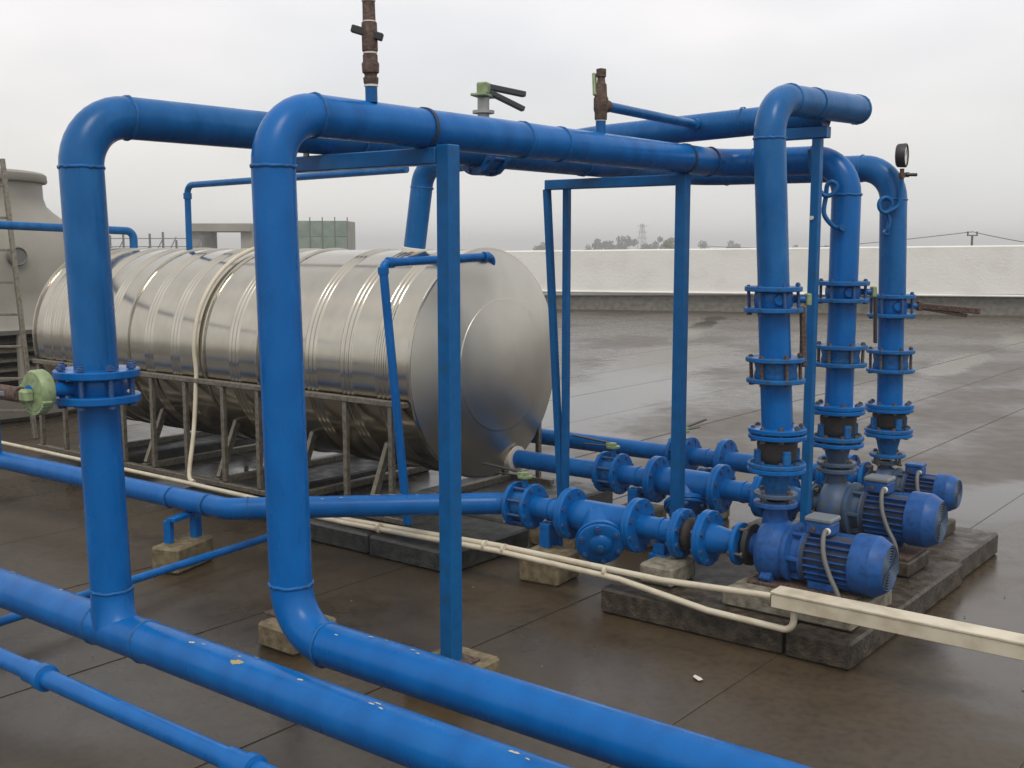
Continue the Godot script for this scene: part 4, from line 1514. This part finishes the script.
	var hose := [s, s + Vector3(-.022, .004, .002), s + Vector3(-.045, -.03, .006), s + Vector3(-.062, -.09, .02), s + Vector3(-.07, -.16, .05), s + Vector3(-.075, -.235, .09), s + Vector3(-.08, .13 - s.y, .10)]
	var sm := []
	var cv := Curve3D.new()
	for i in hose.size():
		var tan_: Vector3 = (hose[mini(i + 1, hose.size() - 1)] - hose[maxi(i - 1, 0)]) / 6.0
		cv.add_point(hose[i], -tan_, tan_)
	cv.bake_interval = .012
	for p in cv.get_baked_points():
		sm.append(p)
	b.tube(sm, .010, 10)
	solo("motor_cable", b, M["grey_hose"], ["grey flexible cable hanging from the terminal box of the front pump", "grey flexible cable hanging from the terminal box of the middle pump", "grey flexible cable hanging from the terminal box of the rear pump"][k], "cable", "motor cables")

# ---------------------------------------------------------------- small pipes and fittings
func small_pipes() -> void:
	var bl: Material = M["blue"]
	var bt: Material = M["blue_top"]
	var b: MB
	# bottom left pipe with sockets
	var t := thing("small_pipe", "thinner blue pipe with socket couplings across the bottom left corner", "pipe", P(1.61, .33, 2.5))
	pipe(t, [P(1.60, .36, 7.0), P(1.615, .36, -1.0)], .027, .1, bl)
	for n in [3.02, 2.09]:
		b = MB.new()
		b.lathe([Vector2(.027, -.05), Vector2(.033, -.046), Vector2(.033, .02), Vector2(.039, .024), Vector2(.039, .05), Vector2(.027, .054)], P(1.607, .36, n), Vector3(0, 0, 1), 28)
		put("coupling", b, bl, t)
	# floor drain pipe
	t = thing("drain_pipe", "thin blue pipe lying low across the floor behind the two left risers", "pipe", P(3.0, .08, 4.4))
	pipe(t, [P(-1.0, .10, 4.15), P(2.14, .10, 4.30), P(3.95, .10, 4.52)], .019, .2, bl)
	# overflow on the tank end
	t = thing("overflow_pipe", "thin blue overflow pipe from the tank end top down past the tank side", "pipe", P(4.2, .13, 4.05))
	pipe(t, [P(4.91, 1.42, 4.03), P(4.90, 1.537, 3.995), P(4.12, 1.508, 4.085), P(4.225, .13, 4.03)], .023, .04, bl, "pipe", 20)
	for q in [[P(4.125, 1.47, 4.085), P(.08, -1, 0)], [P(4.17, 1.51, 4.08), EAST], [P(4.84, 1.535, 3.995), EAST]]:
		b = MB.new()
		b.lathe([Vector2(.023, -.02), Vector2(.029, -.018), Vector2(.029, .018), Vector2(.023, .02)], q[0], q[1], 20)
		put("coupling", b, bl, t)
	# vent pipe over the tank
	t = thing("vent_pipe", "thin blue vent pipe bent over the tank top, between the two left risers", "pipe", P(4.84, 1.55, 6.7))
	pipe(t, [P(4.84, 1.55, 6.70), P(4.84, 2.015, 6.70), P(4.85, 2.04, 4.6)], .022, .06, bt, "pipe", 20)
	b = MB.new()
	b.lathe([Vector2(.022, -.022), Vector2(.029, -.02), Vector2(.029, .02), Vector2(.022, .022)], P(4.84, 1.94, 6.70), UP, 20)
	put("coupling", b, bt, t)
	# filling pipe at far left
	t = thing("filling_pipe", "thin blue pipe crossing in front of the cooling tower and turning down into the tank", "pipe", P(5.0, 1.55, 7.62))
	pipe(t, [P(5.0, 1.55, 7.62), P(5.0, 1.705, 7.62), P(1.5, 1.82, 7.75)], .030, .06, bt, "pipe", 20)
	# left edge riser off the suction pipe
	t = thing("small_riser_pipe", "thin upright blue pipe at the left edge of the picture, above the suction pipe", "pipe", P(3.285, .36, 6.50))
	pipe(t, [P(3.285, .33, 6.50), P(3.285, .83, 6.50), P(2.0, .85, 6.6)], .022, .05, bl, "pipe", 20)
	# rusty vent stack on the front overhead pipe
	t = thing("air_vent_stack", "rusty brown threaded vent stack with ball valve on the front overhead pipe", "pipe", P(2.645, 2.06, 2.664))
	var lean := P(-.012, 1, .01).normalized()
	var o := P(2.647, 2.06, 2.664)
	b = MB.new()
	b.tube([o, o + lean * .065], .020, 20)
	put("stub", b, bt, t)
	b = MB.new()
	b.lathe([Vector2(.018, .055), Vector2(.0235, .06), Vector2(.025, .078), Vector2(.020, .082), Vector2(.021, .09), Vector2(.027, .094), Vector2(.0285, .122), Vector2(.024, .13), Vector2(.024, .15), Vector2(.021, .152), Vector2(.021, .158), Vector2(.025, .162), Vector2(.0255, .165), Vector2(.025, .25), Vector2(.021, .255), Vector2(.020, .325), Vector2(.027, .328), Vector2(.028, .372), Vector2(.021, .376), Vector2(.020, .62), Vector2(.0, .62)], o, lean, 16)
	put("rusty_pipe", b, M["rust"], t)
	for h in [.052, .138, .156, .252, .32]:
		b = MB.new()
		b.lathe([Vector2(.019, h - .003), Vector2(.0225, h - .002), Vector2(.0225, h + .004), Vector2(.019, h + .006)], o, lean, 16)
		put("sealing_tape", b, M["tape"], t)
	b = MB.new()
	b.bar(o + lean * .222 + P(-.045, .012, .045) * .9, o + lean * .215 + P(.02, -.012, -.04), .024, .024)
	put("handle", b, M["black"], t)
	# ball valve and by-pass
	t = thing("ball_valve", "small rusty ball valve with green handle standing on the front overhead pipe", "valve", P(3.985, 2.06, 2.664))
	o = P(3.985, 2.06, 2.664)
	b = MB.new()
	b.tube([o, o + UP * .06], .021, 20)
	put("stub", b, bt, t)
	b = MB.new()
	b.lathe([Vector2(.018, .055), Vector2(.026, .06), Vector2(.027, .09), Vector2(.031, .10), Vector2(.031, .145), Vector2(.026, .155), Vector2(.024, .20), Vector2(.018, .21), Vector2(.016, .23), Vector2(.021, .234), Vector2(.021, .265), Vector2(.0, .27)], o, UP, 16)
	b.tube([o + UP * .118, o + UP * .118 + EAST * .05], .026, 14)
	put("valve_body", b, M["rust"], t)
	b = MB.new()
	b.lathe([Vector2(.019, .052), Vector2(.0225, .054), Vector2(.0225, .06), Vector2(.019, .062)], o, UP, 16)
	put("sealing_tape", b, M["tape"], t)
	b = MB.new()
	b.bar(o + P(-.03, .155, 0.01), o + P(-.008, .25, .03), .014, .018, EAST)
	put("handle", b, M["green"], t)
	t = thing("bypass_pipe", "thin blue pipe from the rusty ball valve to the high crossing pipe", "pipe", P(4.4, 2.17, 2.664))
	pipe(t, [o + UP * .118 + EAST * .04, P(4.80, 2.165, 2.664)], .021, .1, bt, "pipe", 20)
	b = MB.new()
	b.lathe([Vector2(.021, -.012), Vector2(.028, -.010), Vector2(.028, .012), Vector2(.021, .014)], P(4.78, 2.166, 2.664), EAST, 20)
	put("coupling", b, bt, t)
	# pressure gauges' pigtails
	for k in [1, 2]:
		var c := P(PE[k], 0, PN)
		t = thing("siphon_tube", ["", "thin blue S shaped siphon tube on the upper middle riser", "thin blue curled siphon tube below the pressure gauge on the rear riser"][k], "tube", c + UP * 1.6, "siphon tubes on the risers")
		var w := (Vector3(-.786, 0, .618) * .5 + Vector3(-.618, 0, -.786) * .86).normalized()   # away from the riser, towards the viewer's left
		var rt := Vector3(.618, 0, .786)
		var f := Vector3(-.786, 0, .618)
		c += P(0, 0, [.0, .03, .05][k])
		var base := c + f * (RP + .006)
		var pts := []
		if k == 1:
			base += -rt * .085
			pts = [base + UP * 1.68 + rt * .05 - f * .02, base + UP * 1.685 + rt * .01, base + UP * 1.74 - rt * .035, base + UP * 1.82 - rt * .03, base + UP * 1.87 - rt * .028 + f * .01, base + UP * 1.885 - rt * .01 + f * .02,
				base + UP * 1.865 + rt * .012 + f * .022, base + UP * 1.83 - rt * .004 + f * .02, base + UP * 1.825 - rt * .04 + f * .012, base + UP * 1.87 - rt * .075, base + UP * 1.95 - rt * .10, base + UP * 2.03 - rt * .11]
		else:
			base += -rt * .062
			pts = [base + UP * 1.665 - f * .02, base + UP * 1.67 + f * .01, base + UP * 1.72 + f * .012 + rt * .008]
			for j in 15:
				var a := -1.2 + TAU * 1.05 * j / 14.0
				pts.append(base + UP * (1.80 + sin(a) * .038) + rt * (cos(a) * .034 - .018) + f * (.012 + .0012 * j))
			pts.append(base + UP * 1.80 + rt * .045 + f * .03)
			pts.append(base + UP * 1.87 + rt * .055 + f * .03)
			pts.append(base + UP * 1.93 + rt * .055 + f * .03)
		var cv := Curve3D.new()
		for i in pts.size():
			var tn: Vector3 = (pts[mini(i + 1, pts.size() - 1)] - pts[maxi(i - 1, 0)]) / 6.0
			cv.add_point(pts[i], -tn, tn)
		cv.bake_interval = .008
		var sm := []
		for p in cv.get_baked_points():
			sm.append(p)
		b = MB.new()
		b.tube(sm, .0108, 10)
		put("tube_coil", b, bt, t)
		b = MB.new()
		b.tube([pts[0] + f * .005, pts[0] + f * .035], .016, 12)
		put("socket", b, bt, t)
		if k == 2:
			var tip: Vector3 = pts[-1]
			var gg := thing("pressure_gauge", "round black pressure gauge with white dial on top of the rear riser, seen edge on", "gauge", tip)
			b = MB.new()
			b.tube([tip - UP * .005, tip + UP * .05], .011, 12)
			b.hexa(tip + UP * .005, tip + UP * .03, .017)
			put("stem", b, M["rust"], gg)
			b = MB.new()
			b.tube([tip + UP * .02, tip + UP * .02 + rt * .075], .0085, 10)
			b.hexa(tip + UP * .02 + rt * .02, tip + UP * .02 + rt * .035, .014)
			put("cock_handle", b, M["black"], gg)
			var face := (rt * .86 - f * -.3 + Vector3(-.786, 0, .618) * .18).normalized()
			var hub := tip + UP * .115
			b = MB.new()
			b.lathe([Vector2(.0, -.028), Vector2(.052, -.028), Vector2(.058, -.022), Vector2(.060, .016), Vector2(.057, .02), Vector2(.053, .02), Vector2(.053, .012)], hub, face, 32)
			var case_ := put("case", b, M["black"], gg)
			b = MB.new()
			b.lathe([Vector2(.054, .013), Vector2(.0, .013)], hub, face, 32)
			put("dial", b, M["white_dial"], case_)
			b = MB.new()
			b.bar(hub + face * .015, hub + face * .015 + (UP * .03 - face.cross(UP) * .02), .003, .002, face)
			put("needle", b, M["black"], case_)

# ---------------------------------------------------------------- cables
func cables() -> void:
	var cr: Material = M["cream"]
	var t := thing("cable_trunking", "cream metal cable trunking running past the front pump to the right edge", "trunking", P(3.94, .2, 1.3))
	var b := MB.new()
	b.box(P(3.94, .242, .39), Vector3(.085, .054, 2.82), Basis.IDENTITY, .003)
	var trough := put("trough", b, cr, t)
	b = MB.new()
	b.box(P(3.94, .2745, .39), Vector3(.092, .012, 2.825), Basis.IDENTITY, .003)
	put("lid", b, cr, trough)
	for n in [.2, -.8]:
		b = MB.new()
		b.box(P(3.94, .097, n), Vector3(.05, .20, .05), Basis.IDENTITY, .003)
		put("prop", b, M["stand_steel"], t)
	b = MB.new()
	b.box(P(3.94, .243, 1.802), Vector3(.075, .046, .006), Basis.IDENTITY, .002)
	put("end_plate", b, M["rust"], trough)
	# conduits
	t = thing("conduit", "upper cream conduit entering the end of the cable trunking, running left along the floor", "conduit", P(4.03, .2, 3), "cream conduits along the floor")
	pipe(t, [P(3.95, .243, 1.80), P(4.0, .195, 2.35), P(4.03, .185, 3.25), P(4.08, .135, 4.3), P(4.10, .14, 5.79), P(4.12, .14, 9.5)], .0135, .3, cr, "pipe", 14)
	t = thing("conduit", "lower cream conduit that bends up into the bottom of the cable trunking", "conduit", P(3.98, .15, 2.5), "cream conduits along the floor")
	pipe(t, [P(3.935, .22, 1.72), P(3.935, .125, 1.72), P(3.955, .125, 2.1), P(3.99, .163, 2.55), P(4.01, .165, 3.25), P(4.05, .125, 4.3), P(4.06, .12, 4.9)], .0135, .045, cr, "pipe", 14)
	for n in [2.62, 3.2, 3.32, 4.05]:
		b = MB.new()
		b.tube([P(4.004 + (n - 2.62) * .025, .178 - maxf(n - 3.25, 0) * .045, n), P(4.004 + (n - 2.62) * .025, .178 - maxf(n - 3.25, 0) * .045, n + .014)], .026, 12)
		put("clip", b, M["cream"], t)
	# conduit up and over the tank
	t = thing("conduit", "cream conduit climbing from the floor and curving over the tank shell", "conduit", P(4.12, .14, 5.80))
	var pts := [P(4.12, .15, 5.74), P(4.13, .19, 5.80), P(4.20, .45, 5.835), P(4.24, .75, 5.85)]
	for k in 14:
		var a := deg_to_rad(188.0 - k * 9.0)
		pts.append(P(TE + cos(a) * (TR + .024), TZ + sin(a) * (TR + .024), 5.85 + .03 * k / 13.0))
	var cv := Curve3D.new()
	for i in pts.size():
		var tn: Vector3 = (pts[mini(i + 1, pts.size() - 1)] - pts[maxi(i - 1, 0)]) / 6.0
		cv.add_point(pts[i], -tn, tn)
	cv.bake_interval = .02
	var sm := []
	for p in cv.get_baked_points():
		sm.append(p)
	b = MB.new()
	b.tube(sm, .0135, 14)
	put("pipe", b, cr, t)

# ---------------------------------------------------------------- concrete blocks and plinth
func blocks() -> void:
	var pl := thing("pump_plinth", "dark damp concrete plinth of separate slabs under the three pumps", "plinth", P(5.05, 0, 2.08))
	for q in [[3.98, 5.40, 1.79, 2.64, 0.0], [3.98, 5.38, 1.51, 1.775, -.003], [5.395, 6.05, 1.53, 1.93, .002], [5.415, 6.04, 1.945, 2.67, -.004]]:
		var b := MB.new()
		b.box(P((q[0] + q[1]) / 2, .055 + q[4] * .5, (q[2] + q[3]) / 2), Vector3(q[1] - q[0], .112 + q[4], q[3] - q[2]), Basis.IDENTITY, .010)
		put("slab", b, M["plinth"], pl)
	var list := [
		[3.28, 4.68, .30, .13, .16, .3, "sandy concrete block under the bracket of the long suction pipe"],
		[2.90, 3.385, .24, .10, .22, 0., "sandy concrete block behind the elbow of the second riser"],
		[2.95, 2.60, .28, .100, .24, .0, "sandy rust stained concrete block under the tall front post"],
		[4.24, 3.11, .22, .14, .22, .1, "tan concrete block under the front suction valve"],
		[4.25, 2.46, .22, .205, .17, 0., "pale concrete block on the plinth edge, under the bracket beside the round strainer cover"],
		[4.80, 3.44, .26, .135, .26, 0., "sandy concrete block under the leaning post"],
		[5.08, 3.12, .22, .2, .22, 0., "sandy concrete block under the middle suction valve"],
		[5.78, 3.1, .22, .2, .22, 0., "sandy concrete block under the rear suction valve"]]
	for q in list:
		var b := MB.new()
		var foot := .114 if q[1] < 2.5 else 0.0
		b.box(P(q[0], (q[3] + foot) * .5, q[1]), Vector3(q[2], q[3] - foot, q[4]), Basis(UP, q[5]), .012)
		solo("concrete_block", b, M["concrete_pale"] if foot > 0.0 else M["concrete"], q[6], "block", "concrete support blocks")
	# bracket on the far left block
	var t := thing("pipe_bracket", "blue two legged bracket on a sandy block under the long suction pipe", "bracket", P(3.33, .13, 4.66))
	for d in [-.085, .075]:
		var b := MB.new()
		b.box(P(3.30 + d, .185, 4.70), Vector3(.035 if d < 0 else .05, .12, .04), Basis(UP, .3), .003)
		put("leg", b, M["blue"], t)
	var b2 := MB.new()
	b2.box(P(3.31, .25, 4.70), Vector3(.22, .022, .05), Basis(UP, .3), .003)
	put("saddle", b2, M["blue"], t)

func litter() -> void:
	# small scraps on the roof
	var b := MB.new()
	b.flat([P(3.54, .006, 1.91), P(3.555, .008, 1.90), P(3.572, .006, 1.918), P(3.575, .010, 1.945), P(3.55, .012, 1.94), P(3.548, .007, 1.925)])
	solo("paper_scrap", b, M["tape"], "white scrap of paper on the wet roof in front of the plinth", "scrap")
	var spots := [[3.0, 2.2], [2.55, 3.6], [1.9, 2.75], [3.3, 2.45], [2.3, 3.9], [4.55, 1.2], [4.2, .95], [4.05, .9], [3.9, 3.3], [4.9, 1.36], [3.4, 3.6], [2.05, 4.3], [5.3, 1.3], [6.0, 1.2], [4.4, .85]]
	b = MB.new()
	for s in spots:
		var p := P(s[0], .004, s[1])
		b.ball(p, Vector3(rng.randf_range(.003, .006), .0025, rng.randf_range(.003, .006)), 4, 6)
	var o := structure("gravel", b, M["grey_lid"])
	o.set_meta("kind", "stuff")
	o.set_meta("label", "tiny pale stone chips scattered on the wet roof")
	o.set_meta("category", "gravel")
